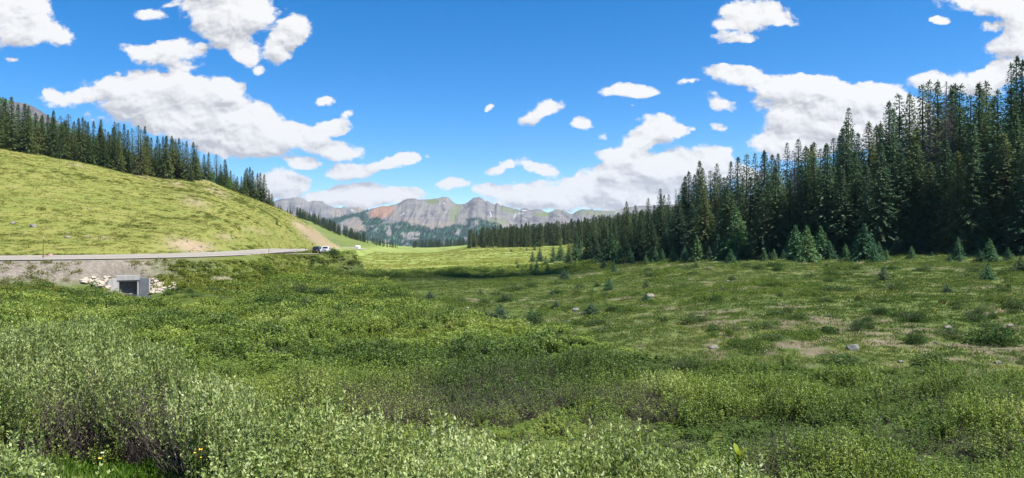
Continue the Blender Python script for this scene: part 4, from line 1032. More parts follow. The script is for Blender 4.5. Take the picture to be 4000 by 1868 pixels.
# flowers and corn lilies that stand out singly
def poppy(x, v, Y, wpx, mat, label):
    X = (x-CX)/F*Y; g = float(H(np.array([X]), np.array([Y]))[0]); zt = (CY-v)/F*Y; s = wpx*Y/F/2*.75
    r = empty('flower', (X, Y, g), 0); tag(r, label, 'flower')
    sv, sq = tube(np.array([[0, 0, 0], [.02, 0, (zt-g)*.5], [0, 0, zt-g]]), np.array([.008, .006, .005]), 5); obj('stem', quads_mesh('stem', sv, sq, M['stem']), r)
    bm = bmesh.new()
    for k in range(5):
        a = k*2*math.pi/5; d = Vector((math.cos(a), math.sin(a), 0)); n = Vector((-math.sin(a), math.cos(a), 0)); c = Vector((0, 0, zt-g))
        p = [c, c+d*s*.6+n*s*.55+Vector((0, 0, s*.5)), c+d*s+Vector((0, 0, s*1.0)), c+d*s*.6-n*s*.55+Vector((0, 0, s*.5))]
        bm.faces.new([bm.verts.new(q) for q in p])
    obj('petals', bm_mesh('petals', bm, mat), r)
poppy(391, 1796, 14.6, 20, M['flower_y'], 'yellow flower in the grassy hollow at lower left, below a cream one')
poppy(400, 1774, 14.9, 20, M['flower_w'], 'cream flower head in the grassy hollow at lower left')
poppy(784, 1762, 12.6, 24, M['flower_y'], 'brightest yellow flower beside the dark hollow, right edge')
poppy(762, 1773, 12.9, 16, M['flower_y'], 'small yellow flower just left of the brightest one')
poppy(785, 1790, 12.4, 12, M['flower_y'], 'tiny yellow flower directly below the brightest one')
def lily_mesh(seed):
    rg = np.random.default_rng(seed); V = []; Q = []
    for k in range(12):
        a = rg.uniform(0, 6.28); tilt = rg.uniform(.15, .75); L = rg.uniform(.55, .95); w = L*.14; d = np.array([math.cos(a), math.sin(a), 0]); n = np.array([-math.sin(a), math.cos(a), 0])
        b = len(V); s = np.linspace(0, 1, 6)
        for q in s:
            c = d*L*q*math.sin(tilt)+np.array([0, 0, .12+L*(q*math.cos(tilt)-.35*tilt*q*q)]); ww = w*math.sin(math.pi*min(.98, q*.85+.12))
            V += [c-n*ww+np.array([0, 0, ww*.35]), c, c+n*ww+np.array([0, 0, ww*.35])]
        for i in range(5):
            for j in range(2): o = b+i*3+j; Q.append((o, o+1, o+4, o+3))
    return quads_mesh('leaves', np.array(V), np.array(Q), M['lily'], True)
LIL = [lily_mesh(s) for s in (401, 402, 403)]
def lily(x, v, hpx, label, group=None, Y=None):
    Y0 = Y
    if Y is None: p = ground_px(x, v)
    else:
        X = (x-CX)/F*Y; p = Vector((X, Y, (CY-v)/F*Y))
    g = float(H(np.array([p.x]), np.array([p.y]))[0]); h = (hpx*p.y/F)
    tall = Y is not None
    o = obj('corn_lily', random.choice(LIL)); o.location = (p.x, p.y, g); o.rotation_euler = (0, 0, random.uniform(0, 6)); s = max(h, p.z-g+h)
    o.scale = ((.30 if Y else .8)*s, (.30 if Y else .8)*s, s); tag(o, label, 'plant', group)
rg = np.random.default_rng(9); V = []; Q = []
for k in range(13):
    a = rg.uniform(0, 6.28); tl = rg.uniform(.1, .7); L = rg.uniform(.14, .24); w = L*.15; d = np.array([math.cos(a), math.sin(a), 0]); n = np.array([-math.sin(a), math.cos(a), 0]); b = len(V); zb = 1.62+.16*rg.random()
    for q in np.linspace(0, 1, 6):
        c = d*L*q*math.sin(tl)+np.array([0, 0, zb+L*(q*math.cos(tl)-.35*tl*q*q)]); ww = w*math.sin(math.pi*min(.98, q*.85+.12)); V += [c-n*ww+np.array([0, 0, ww*.35]), c, c+n*ww+np.array([0, 0, ww*.35])]
    for i in range(5):
        for j in range(2): o = b+i*3+j; Q.append((o, o+1, o+4, o+3))
Yl = 9.9; Xl = (2885-CX)/F*Yl; gl = zat0 = float(H(np.array([Xl]), np.array([Yl]))[0])
r = empty('corn_lily', (Xl, Yl, gl), 0, (1, 1, ((CY-1722)/F*Yl-gl)/2.0)); tag(r, 'yellowing corn lily rising above the willows at lower right', 'plant')
obj('leaves', quads_mesh('leaves', np.array(V), np.array(Q), M['lily'], True), r); sv, sq = tube(np.array([[0, 0, -.1], [.03, 0, .9], [0, 0, 1.75]]), np.array([.02, .018, .012]), 6); obj('stem', quads_mesh('stem', sv, sq, M['stem'], True), r)
for i, (x, v, h) in enumerate([(1935,1350,26),(1955,1356,22),(2040,1345,24),(2010,1415,44),(1985,1425,34),(1800,1318,18),(1580,1285,18),(1565,1288,16)]):
    lily(x, v, h, 'pale green corn lily clump standing in the willow flat mid-frame', 'corn lilies in the willow flat')

# snow poles on the road verge
M['pole'] = plain('pole_paint', (.16, .10, .07), .7)
M['polew'] = plain('pole_reflector', (.7, .68, .6), .5)
for x, v, hpx, lb in [(168, 1013, 88, 'tall thin brown snow pole at the road edge above the gravel bank, far left'), (1050, 992, 40, 'thin snow pole at the near road edge left of the parked vehicles'), (1043, 973, 28, 'thin snow pole across the road, left of another'), (1091, 968, 26, 'thin snow pole across the road against the grassy slope'), (1193, 986, 28, 'thin snow pole just left of the black vehicle')]:
    p = ground_px(x, v); h = hpx*p.y/F; r = empty('snow_pole', p, 0); tag(r, lb, 'pole', 'snow poles along the road'); r.rotation_euler = (random.uniform(-.02, .02), .03, 0)
    sv, sq = tube(np.array([[0, 0, -.3], [0, 0, h*.5], [0, 0, h]]), np.array([.055, .05, .045]), 7); obj('shaft', quads_mesh('shaft', sv, sq, M['pole'], True), r)
    sv, sq = tube(np.array([[0, 0, h*.93], [0, 0, h*.965], [0, 0, h*1.0]]), np.array([.062, .062, .062]), 7); obj('reflector', quads_mesh('reflector', sv, sq, M['polew'], True), r)

# ------------------------------------------------------------------ vehicles
def car_paint(name, c, rough=.3): 
    t = NT(name); nz = t.noise(t.objc(), 3, 3); return t.pbr(t.ramp(nz, [(.3, tuple(x*.93 for x in c)), (.7, c)]), rough, None, .5, 0, .6)
M['white'] = car_paint('white_paint', (.78, .78, .78)); M['black'] = car_paint('black_paint', (.018, .020, .020))
M['glass'] = plain('dark_glass', (.018, .024, .026), .06, .8, var=.1); M['tyre'] = plain('tyre_rubber', (.02, .02, .02), .85, .2)
M['rim'] = plain('alloy', (.4, .4, .42), .35, .5, .8); M['plastic'] = plain('dark_trim', (.028, .028, .03), .6); M['lamp'] = plain('lamp_lens', (.7, .72, .74), .1, .7); M['red'] = plain('tail_lamp_lens', (.30, .02, .02), .2, .6)
M['chrome'] = plain('chrome', (.5, .5, .5), .2, .5, .9); M['plate'] = plain('number_plate', (.5, .5, .48), .5); M['cream'] = plain('motorhome_shell', (.80, .77, .70), .45)
def prism(prof, w0, bevel=.04, inset=None):
    """side profile (y, z) swept across x; inset(z) narrows it towards the roof"""
    bm = bmesh.new(); L = []; Rr = []
    for y, z in prof:
        k = w0/2*(inset(z) if inset else 1); L.append(bm.verts.new((-k, y, z))); Rr.append(bm.verts.new((k, y, z)))
    n = len(prof); bm.faces.new(L[::-1]); bm.faces.new(Rr)
    for i in range(n): bm.faces.new((L[i], L[(i+1) % n], Rr[(i+1) % n], Rr[i]))
    bmesh.ops.recalc_face_normals(bm, faces=bm.faces)
    bmesh.ops.bevel(bm, geom=list(bm.edges), offset=bevel, segments=2, affect='EDGES', profile=.6)
    return bm
def panel(corners, th=.012):
    bm = bmesh.new(); vs = [bm.verts.new(c) for c in corners]; f = bm.faces.new(vs)
    r = bmesh.ops.extrude_face_region(bm, geom=[f]); f.normal_update(); n = f.normal.copy()
    for v in [g for g in r['geom'] if isinstance(g, bmesh.types.BMVert)]: v.co -= n*th
    return bm
def wheel(root, x, y, r, w):
    bm = bmesh.new(); bmesh.ops.create_cone(bm, cap_ends=True, segments=24, radius1=r, radius2=r, depth=w, matrix=Matrix.Rotation(math.pi/2, 4, 'Y'))
    bmesh.ops.bevel(bm, geom=[e for e in bm.edges if len(e.link_faces) == 2 and max(len(f.verts) for f in e.link_faces) > 4], offset=.04, segments=2, affect='EDGES')
    wv = bpy.data.objects.new('wheel', bm_mesh('wheel', bm, M['tyre'])); COL.objects.link(wv); wv.parent = root; wv.location = (x, y, r)
    bm = bmesh.new(); bmesh.ops.create_cone(bm, cap_ends=True, segments=16, radius1=r*.62, radius2=r*.5, depth=w+.03, matrix=Matrix.Rotation(math.copysign(math.pi/2, x), 4, 'Y')); o = obj('rim', bm_mesh('rim', bm, M['rim']), wv)
def part(nm, bm, m, root): return obj(nm, bm_mesh(nm, bm, m), root)
def b1(c, s, bev=.02, **k): bm = bmesh.new(); bm_box(bm, c, s, bev, **k); return bm

# front of every vehicle faces -y
def pickup(loc, rz):
    r = empty('pickup_truck', loc, rz); tag(r, 'white crew-cab pickup truck parked on the gravel pull-out, facing the viewer', 'pickup truck')
    part('body', prism([(-2.85,.55),(-2.9,.95),(-2.8,1.14),(-1.35,1.22),(-.6,1.22),(2.85,1.22),(2.9,.9),(2.85,.55)], 2.0, .06, lambda z: .97 if z > 1.1 else 1), M['white'], r)
    part('cab', prism([(-1.30,1.18),(-.55,1.80),(-.3,1.90),(1.0,1.90),(1.25,1.75),(1.32,1.18)], 1.86, .05, lambda z: 1-.20*(max(0, z-1.2)/.7)), M['white'], r)
    part('windscreen', panel([(-.78,-1.225,1.26),(.78,-1.225,1.26),(.66,-.57,1.80),(-.66,-.57,1.80)]), M['glass'], r)
    for s in (-1, 1):
        part('window', panel([(s*.925,-.95,1.27),(s*.925,1.0,1.27),(s*.80,.85,1.74),(s*.80,-.42,1.74)][::s]), M['glass'], r)
        part('headlight', b1((s*.76,-2.86,.98),(.36,.12,.18)), M['lamp'], r)
        part('mirror', b1((s*1.12,-.85,1.30),(.22,.12,.24),.03), M['plastic'], r)
        part('tail_light', b1((s*.9,2.88,1.0),(.14,.06,.34)), M['red'], r)
        part('fog_light', b1((s*.72,-2.93,.60),(.18,.05,.10)), M['lamp'], r)
        for y in (-1.9, 1.75): wheel(r, s*.88, y, .41, .28)
    part('grille', b1((0,-2.885,.96),(1.06,.10,.30),.03), M['plastic'], r); part('grille_bar', b1((0,-2.945,.96),(.98,.03,.07),.01), M['chrome'], r)
    part('bumper', b1((0,-2.86,.66),(1.98,.22,.20),.04), M['white'], r); part('air_intake', b1((0,-2.95,.52),(1.2,.06,.14),.01), M['plastic'], r); part('number_plate', b1((0,-2.985,.66),(.34,.02,.16),.005), M['plate'], r)
    bm = bmesh.new(); bm_box(bm, (0,2.05,1.235),(1.62,1.45,.03)); part('bed_cover', bm, M['plastic'], r)
def suv(loc, rz):
    r = empty('black_suv', loc, rz); tag(r, 'boxy black four-wheel-drive parked left of the white pickup, its back to the viewer', 'car')
    part('body', prism([(-2.0,.50),(-2.05,.95),(-1.9,1.10),(-.75,1.14),(1.95,1.14),(2.02,.9),(1.98,.50)], 1.86, .06), M['black'], r)
    part('cab', prism([(-.80,1.10),(-.45,1.72),(-.3,1.80),(1.80,1.82),(1.92,1.72),(2.0,1.10)], 1.72, .05, lambda z: 1-.17*(max(0, z-1.1)/.7)), M['black'], r)
    part('rear_window', panel([(.70,2.005,1.14),(-.70,2.005,1.14),(-.60,1.945,1.66),(.60,1.945,1.66)]), M['glass'], r)
    part('windscreen', panel([(-.72,-.775,1.18),(.72,-.775,1.18),(.63,-.45,1.66),(-.63,-.45,1.66)]), M['glass'], r)
    for s in (-1, 1):
        part('window', panel([(s*.857,-.6,1.2),(s*.857,1.75,1.2),(s*.745,1.65,1.68),(s*.745,-.35,1.68)][::s]), M['glass'], r)
        part('tail_light', b1((s*.80,2.02,.98),(.16,.06,.26)), M['red'], r); part('headlight', b1((s*.68,-2.05,.92),(.26,.06,.24)), M['lamp'], r); part('mirror', b1((s*1.02,-.55,1.25),(.2,.1,.2),.03), M['plastic'], r)
        for y in (-1.3, 1.3): wheel(r, s*.82, y, .40, .27)
    part('bumper', b1((0,2.05,.60),(1.84,.22,.20),.04), M['plastic'], r); part('number_plate', b1((-.35,2.07,.86),(.32,.02,.16),.005), M['plate'], r)
    part('front_bumper', b1((0,-2.08,.60),(1.84,.22,.20),.04), M['plastic'], r); part('roof_rail', b1((0,.7,1.85),(1.2,1.6,.04),.01), M['plastic'], r)
def motorhome(loc, rz):
    r = empty('motorhome', loc, rz); tag(r, 'distant white motorhome rounding the bend of the road', 'motorhome')
    part('body', prism([(-1.2,.6),(-1.2,1.6),(-2.0,1.95),(-2.2,2.3),(-2.0,2.9),(-1.2,3.15),(4.2,3.15),(4.25,.6)], 2.4, .1), M['cream'], r)
    part('cab', prism([(-2.95,.55),(-2.95,1.05),(-2.2,1.25),(-1.5,1.95),(-1.15,1.95),(-1.15,.55)], 2.05, .06), M['cream'], r)
    part('windscreen', panel([(-.9,-2.16,1.32),(.9,-2.16,1.32),(.82,-1.6,1.9),(-.82,-1.6,1.9)]), M['glass'], r)
    part('grille', b1((0,-2.96,.85),(1.2,.06,.24)), M['plastic'], r); part('bumper', b1((0,-2.98,.55),(2.0,.16,.2),.03), M['plastic'], r)
    for s in (-1, 1):
        part('headlight', b1((s*.8,-2.96,.88),(.28,.06,.22)), M['lamp'], r); part('mirror', b1((s*1.25,-1.9,1.5),(.22,.1,.34),.03), M['plastic'], r)
        part('window', b1((s*1.205,1.5,2.1),(.02,1.6,.6),.005), M['glass'], r)
        for y in (-1.9, 2.6): wheel(r, s*.9, y, .4, .3)
def zat(X, Y): return float(H(np.array([X]), np.array([Y]))[0])
X, Y = -43.55, 171; pickup((X, Y, -3.36), math.radians(4))
X, Y = -45.75, 172.3; suv((X, Y, -3.36), math.radians(178))
for o in bpy.data.objects:
    if o.name in ('pickup_truck', 'black_suv'): o.scale = (.88, .88, .88)
X, Y = -122.0, 578.0; motorhome((X, Y, -8.22), math.radians(-2))

# ------------------------------------------------------------------ mountains
def mountain(name, ridge, Yr, Yb, zb, du=3.0, rows=170, amp=60.0, fr=300.0, seed=0, power=1.35, mat=None, paint=None, back=900, jag=6.0):
    us = np.arange(ridge[0][0], ridge[-1][0]+.1, du); rv = np.interp(us, [a for a, b in ridge], [b for a, b in ridge])
    rv = rv+(fbm(us/9, us*0+seed, 3)-.5)*3.2
    zr = (CY-rv)/F*Yr
    tt = np.linspace(0, 1, rows); V = []
    U, T = np.meshgrid(us, tt)
    Y = Yb+(Yr-Yb)*T; X = (U-CX)/F*Y
    zz = zb+(zr[None, :]-zb)*T**power
    xw = (U-CX)/F*Yr
    xw = xw+(fbm(xw/1100, U*0+3.3, seed+9, 2)-.5)*2600*T
    wp = (fbm(xw/700, T*2, seed+7)-.5)*fr*1.6
    r1 = 1-np.abs(2*fbm((xw+wp)/fr, T*1.3, seed+1, 3)-1)*1.6; r2 = 1-np.abs(2*fbm((xw+wp*.6)/(fr*.36), T*3.5, seed+2, 3)-1)*1.6
    env = np.sin(math.pi*np.clip(T, 0, 1)**1.25)**.8*.9+.10*(T < .98)
    zz = zz+amp*env*((r1-.55)+.45*(r2-.55))+(fbm(xw/60, T*14, seed+4)-.5)*amp*.30*env+(fbm(xw/24, T*30, seed+5)-.5)*jag*2*(1-.6*T)
    nb = 8; Tb = np.linspace(0, 1, nb+1)[1:]
    Yb2 = Yr+back*Tb[:, None]+0*U[:nb]; Xb = (U[:1]-CX)/F*Yr*Yb2/Yr; zb2 = zr[None, :]*(1-Tb[:, None]*.9)-Tb[:, None]*60
    Xa = np.vstack([X, Xb]); Ya = np.vstack([Y, Yb2]); Za = np.vstack([zz, zb2])
    me = quads_mesh(name, np.stack([Xa, Ya, Za], -1).reshape(-1, 3), grid_quads(rows+nb, len(us)), mat, True)
    xs, vs = px(X, Y, zz)
    A = paint(xs, vs, X, Y, zz, T)
    for k in ('forest', 'red', 'green', 'snow', 'tan', 'dark'):
        a = A.get(k); a = np.zeros_like(X) if a is None else np.clip(a, 0, 1)
        fattr(me, k, np.vstack([a, np.repeat(a[-1:], nb, 0)]))
    tag(obj(name, me), kind='structure')
    return X, Y, zz, xs, vs, A
def mountain_mat():
    t = NT('mountain_rock'); P = t.pos()
    n1 = t.noise(t.mapv(P, (.004, .004, .012)), 1, 8, .68, .6); n2 = t.noise(t.mapv(P, (.010, .006, .012)), 1, 6, .7, .3); n3 = t.noise(P, .05, 4, .65)
    st = t.noise(t.mapv(P, (.0035, .0035, .075)), 1, 5, .7, .5)
    f = t.math('ADD', t.math('MULTIPLY', n1, .45), t.math('ADD', t.math('MULTIPLY', n2, .25), t.math('MULTIPLY', st, .30)))
    rock = t.ramp(f, [(.36, (.080, .076, .078)), (.45, (.138, .130, .122)), (.53, (.185, .170, .15)), (.64, (.235, .21, .172))])
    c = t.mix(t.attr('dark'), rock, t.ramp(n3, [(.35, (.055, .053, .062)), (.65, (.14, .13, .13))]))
    c = t.mix(t.attr('tan'), c, t.ramp(n3, [(.3, (.17, .143, .105)), (.7, (.24, .20, .15))]))
    c = t.mix(t.attr('green'), c, t.ramp(n3, [(.3, (.10, .13, .048)), (.7, (.15, .165, .07))]))
    c = t.mix(t.attr('red'), c, t.ramp(n2, [(.3, (.215, .118, .072)), (.7, (.31, .19, .12))]))
    c = t.mix(t.attr('forest'), c, t.ramp(n3, [(.3, (.024, .075, .045)), (.5, (.036, .10, .052)), (.7, (.075, .14, .06))]))
    c = t.mix(t.attr('snow'), c, (.42, .43, .46, 1))
    return t.pbr(c, 1.0, t.bump(t.math('ADD', n3, t.math('MULTIPLY', n1, 2)), .6, 12), .05)
MM = mountain_mat()
def el(x, v, a, b, ra, rb, rot=0.0):
    c, s = math.cos(rot), math.sin(rot); dx, dy = x-a, v-b
    return ((dx*c+dy*s)/ra)**2+((-dx*s+dy*c)/rb)**2
def soft(q, w=.35): return sstep(1+w, 1-w, q)
MT = Pts()
def mtn_trees(res, dens, hr):
    X, Y, Z, xs, vs, A = res
    fo = A['forest']; p = (fo > .5).ravel(); idx = np.nonzero(p)[0]
    n = min(len(idx), dens); idx = RNG.choice(idx, n, replace=False)
    ncol = X.shape[1]; dx = np.abs(X[0, 1]-X[0, 0])
    Xr = X.ravel()[idx]+RNG.uniform(-.5, .5, n)*dx; h = RNG.uniform(*hr, n)
    MT.add(Xr, Y.ravel()[idx], Z.ravel()[idx]-1, h/15*RNG.uniform(.9, 1.4, n), h/15, RNG.integers(0, 2, n), .38+(fbm(Xr/160, Z.ravel()[idx]/50, 91)-.5)*1.3+RNG.normal(size=n)*.1, .02)
# far grey range at the left
R1 = [(700,800),(950,790),(1060,790),(1099,777),(1125,776),(1149,770),(1166,769),(1185,776),(1207,785),(1232,783),(1262,787),(1270,798),(1311,812),(1336,809),(1361,811),(1399,808),(1426,822),(1470,838),(1560,850)]
def p1(x, v, X, Y, z, T):
    return dict(tan=np.maximum(soft(el(x, v, 1315, 838, 22, 22, .5)), soft(el(x, v, 1395, 820, 26, 7)))*.8, snow=np.maximum.reduce([soft(el(x, v, 1205, 785, 10, 1.6, .3)), soft(el(x, v, 1150, 771, 6, 1.2)), soft(el(x, v, 1330, 811, 8, 1.4)), soft(el(x, v, 1376, 822, 7, 1.6, .3))]),
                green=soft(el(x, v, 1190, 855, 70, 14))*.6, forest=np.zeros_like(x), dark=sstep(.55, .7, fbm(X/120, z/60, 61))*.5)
mountain('mountain', R1, 6500, 5400, -60, amp=42, fr=380, seed=3, mat=MM, paint=p1)
# main range
R2 = [(1180,872),(1260,862),(1330,846),(1400,832),(1426,824),(1445,818),(1473,810),(1498,804),(1514,805),(1536,800),(1548,799),(1565,789),(1590,777),(1610,775),(1623,774),(1631,781),(1645,780),(1669,779),(1683,778),(1700,776),(1725,771),(1745,769),(1757,776),(1766,787),(1779,796),(1800,799),(1815,796),(1833,787),(1845,777),(1853,773),(1872,770),(1884,775),(1891,784),(1896,788),(1903,784),(1918,793),(1932,801),(1936,796),(1941,792),(1950,798),(1957,804),(1964,803),(1995,812),(2033,821),(2038,813),(2050,812),(2061,816),(2066,822),(2080,821),(2090,817),(2105,817),(2124,825),(2140,831),(2152,826),(2169,820),(2185,819),(2194,821),(2197,817),(2203,822),(2223,833),(2234,838),(2245,830),(2265,820),(2290,819),(2315,819),(2350,823),(2402,824),(2431,814),(2455,809),(2477,806),(2510,804),(2600,800),(2750,790),(2900,800)]
FTX = [1180,1290,1330,1390,1430,1470,1500,1540,1580,1640,1680,1720,1760,1800,1850,1880,1930,1970,2010,2060,2090,2150,2200,2400,2900]
FTV = [862,900,915,912,893,884,872,868,872,884,895,892,886,876,860,862,876,890,905,900,876,880,900,920,920]
def p2(x, v, X, Y, z, T):
    n = fbm(X/70, z/25, 71); n2 = fbm(X/25, z/14, 72)
    fv = np.interp(x, FTX, FTV)
    fo = sstep(-9, 9, v-fv+(n-.5)*34+(n2-.5)*18)
    holes = np.maximum.reduce([soft(el(x, v, 1520, 912, 11, 17)), soft(el(x, v, 1600, 920, 26, 12, -.3))*.9, soft(el(x, v, 1630, 914, 12, 9)), soft(el(x, v, 1500, 940, 8, 5)), soft(el(x, v, 1622, 936, 20, 6)), soft(el(x, v, 1852, 875, 15, 10, -.4)), soft(el(x, v, 1555, 888, 10, 5))])
    holes = np.maximum(holes, sstep(.66, .72, fbm(X/30, z/30, 77))*.9)
    fo = fo*(1-sstep(.45, .6, holes+(n2-.5)*.5))
    pat = np.maximum.reduce([soft(el(x, v, 1422, 848, 18, 17, .3)), soft(el(x, v, 1465, 866, 30, 15)), soft(el(x, v, 1440, 875, 26, 8)), soft(el(x, v, 1400, 845, 16, 5))])
    fo = np.maximum(fo, sstep(.45, .62, pat*.6+n2*.45))
    # the wooded spur running down to the left from the red slope
    top = np.interp(x, [1180, 1215, 1300, 1370, 1420, 1440], [872, 860, 848, 836, 826, 823]); bot = np.interp(x, [1180, 1290, 1330, 1385, 1430, 1440], [900, 890, 868, 846, 829, 824])
    fo = np.maximum(fo, sstep(1.5, -1.5, v-bot+(n2-.5)*6)*(x < 1440))
    red = np.maximum(soft(el(x, v, 1490, 828, 52, 24, -.32)), soft(el(x, v, 1540, 815, 7, 24, .1))*.7)*(v < 858)*(x > 1436)
    green = np.maximum.reduce([soft(el(x, v, 1690, 786, 24, 12)), soft(el(x, v, 1775, 835, 22, 34, .2))*.6, soft(el(x, v, 1990, 822, 44, 10, .2))*.6, soft(el(x, v, 2120, 838, 34, 8)), soft(el(x, v, 2215, 826, 14, 10))*.7, soft(el(x, v, 1790, 810, 12, 14))*.7, soft(el(x, v, 2330, 832, 90, 10))*.55, soft(el(x, v, 1930, 868, 60, 14))*.6])
    n3 = fbm((X+z*.9)/40, z/22, 75)
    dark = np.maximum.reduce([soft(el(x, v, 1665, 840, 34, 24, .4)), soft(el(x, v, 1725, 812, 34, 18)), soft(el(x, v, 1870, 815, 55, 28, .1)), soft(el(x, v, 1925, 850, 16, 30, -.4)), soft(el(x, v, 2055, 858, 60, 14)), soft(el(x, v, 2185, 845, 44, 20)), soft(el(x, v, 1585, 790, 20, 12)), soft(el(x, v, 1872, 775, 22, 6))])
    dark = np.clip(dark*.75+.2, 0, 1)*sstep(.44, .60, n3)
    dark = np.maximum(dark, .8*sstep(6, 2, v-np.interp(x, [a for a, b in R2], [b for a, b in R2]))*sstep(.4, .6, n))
    tan = np.maximum.reduce([soft(el(x, v, 1400, 880, 44, 34, -.3))*.85, soft(el(x, v, 1640, 875, 70, 10, .3))*.7, soft(el(x, v, 1545, 850, 60, 12, .3))*.4, soft(el(x, v, 1720, 880, 60, 12, -.1))*.6])
    snow = np.maximum.reduce([soft(el(x, v, 2045, 823, 14, 1.6)), soft(el(x, v, 2036, 834, 12, 1.5)), soft(el(x, v, 1571, 838, 12, 1.5, -.6)), soft(el(x, v, 1917, 838, 1.8, 13, -.2)), soft(el(x, v, 1735, 794, 4, 1.5, .6)), soft(el(x, v, 2408, 829, 8, 1.8, -.7)), soft(el(x, v, 2010, 846, 2, 16, .35))*.7])
    return dict(forest=fo, red=red*(1-fo), green=green, dark=dark, tan=tan, snow=snow)
res = mountain('mountain', R2, 5200, 3600, -130, amp=24, fr=230, seed=8, power=1.25, rows=260, mat=MM, paint=p2)
mtn_trees(res, 26000, (9, 17))
# dark slope seen behind the hilltop trees at the left
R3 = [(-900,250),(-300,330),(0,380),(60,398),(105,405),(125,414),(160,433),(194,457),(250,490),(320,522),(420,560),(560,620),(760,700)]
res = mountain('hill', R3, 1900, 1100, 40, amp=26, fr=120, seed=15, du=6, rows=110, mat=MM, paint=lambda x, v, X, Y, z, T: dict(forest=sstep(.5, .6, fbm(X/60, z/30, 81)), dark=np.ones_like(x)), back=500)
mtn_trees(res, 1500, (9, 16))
mtp = []
for s, wd in ((211, 1.6), (212, 2.1)):
    v, q = spruce_crown(s, 15, wd, base=.02, whorl=1.6, dens=.35, spray=2.4, power=.7); mtp.append(proto('mountain_conifer', [(v, q, 0)], [M['spruce_mtn']]))
scatter('mountain_forest', 'distant blue-green conifer forest covering the lower slopes of the mountains', 'forest', mtp, *MT.get())
EXPO = 1.05
# ------------------------------------------------------------------ sky, clouds, sun, air, camera
# cumulus: x, y, half-width, half-height, tilt, strength   (2576-wide view of the sky dome)
CL = [(25,30,100,72,0,1.1),(40,95,80,34,10,1),(100,60,44,44,0,.8),(152,82,36,30,-30,.8),(32,153,20,8,0,.5),
 (570,10,135,66,0,1.2),(545,58,80,42,0,1),(640,42,56,46,0,1),(590,112,76,40,-25,.9),(622,140,44,28,-20,.8),(655,175,18,13,0,.6),
 (738,76,46,36,0,1),(700,122,36,32,40,.9),(378,36,40,16,0,.45),(420,15,20,8,0,.4),
 (432,136,95,30,8,1),(345,130,42,16,-15,.8),(475,168,50,16,10,.7),
 (330,232,150,52,0,1.25),(500,275,210,72,-12,1.35),(650,330,140,62,-12,1.3),(175,243,80,28,0,1),(620,376,110,24,0,.9),(400,305,180,36,-8,1.0),(715,338,60,34,0,1),(585,222,30,18,0,.7),(430,212,170,30,0,1.1),(560,345,150,44,-6,1.1),
 (816,259,26,11,0,.8),(875,290,21,10,25,.7),(832,325,46,17,10,.9),(845,376,76,28,-6,1.25),(800,354,30,15,0,1.1),(760,408,44,15,0,1.2),
 (890,432,66,27,0,1.25),(985,412,68,22,18,1.05),(1028,398,28,15,0,.8),(1074,390,12,9,0,.4),
 (715,455,70,36,0,1.1),(680,490,60,28,0,1),(905,494,120,30,0,1.1),(1005,494,66,22,0,1),(800,500,80,22,0,.9),(880,478,60,20,0,.9),
 (1372,270,56,19,14,.85),(1340,298,32,15,20,.8),(1468,306,30,16,0,.8),(1518,338,18,9,20,.5),(1230,264,15,7,25,.45),
 (1580,226,68,19,0,1.05),(1585,264,12,7,0,.4),(1650,325,66,40,0,1.15),(1590,366,78,36,28,1.15),(1562,390,66,24,0,1.05),(1695,330,38,17,-10,.9),(1740,325,10,6,0,.4),
 (1135,464,44,15,5,.9),(1255,482,100,20,-8,1.1),(1400,480,120,36,0,1.25),(1340,505,120,28,0,1.15),(1530,450,88,38,0,1.25),(1630,438,130,50,0,1.25),(1740,408,110,44,0,1.2),(1800,440,120,40,0,1.1),(1500,500,140,38,0,1.15),(1630,500,140,38,0,1.15),
 (1250,428,50,13,8,.85),(1352,420,46,16,-18,.85),(1282,414,24,10,0,.7),
 (1900,36,90,42,0,1.0),(1840,62,60,22,0,.9),(1965,50,52,22,0,.8),(1838,94,58,15,0,.95),
 (1842,190,84,28,0,1.05),(1735,203,36,8,5,.6),(1962,216,84,32,0,1.15),(2085,262,190,56,0,1.35),(2055,335,180,54,0,1.3),(1985,365,120,34,0,1.1),(2185,242,96,32,0,1.15),(2205,305,160,64,0,1.3),(2060,215,60,24,0,1),
 (1815,258,36,20,-30,.55),(1808,322,26,10,-20,.4),(2420,212,135,36,0,1.2),(2535,180,90,36,10,1.2),
 (2500,10,140,32,0,1.1),(2363,47,25,9,0,.8),(2490,60,28,14,10,.7),(2560,50,40,62,0,.9),(2548,112,70,38,10,1.1)]
w = bpy.data.worlds.new('World'); SC.world = w; w.use_nodes = True
nt = w.node_tree; nt.nodes.clear()
def N(ty, **k):
    n = nt.nodes.new(ty)
    for a, b in k.items(): setattr(n, a, b)
    return n
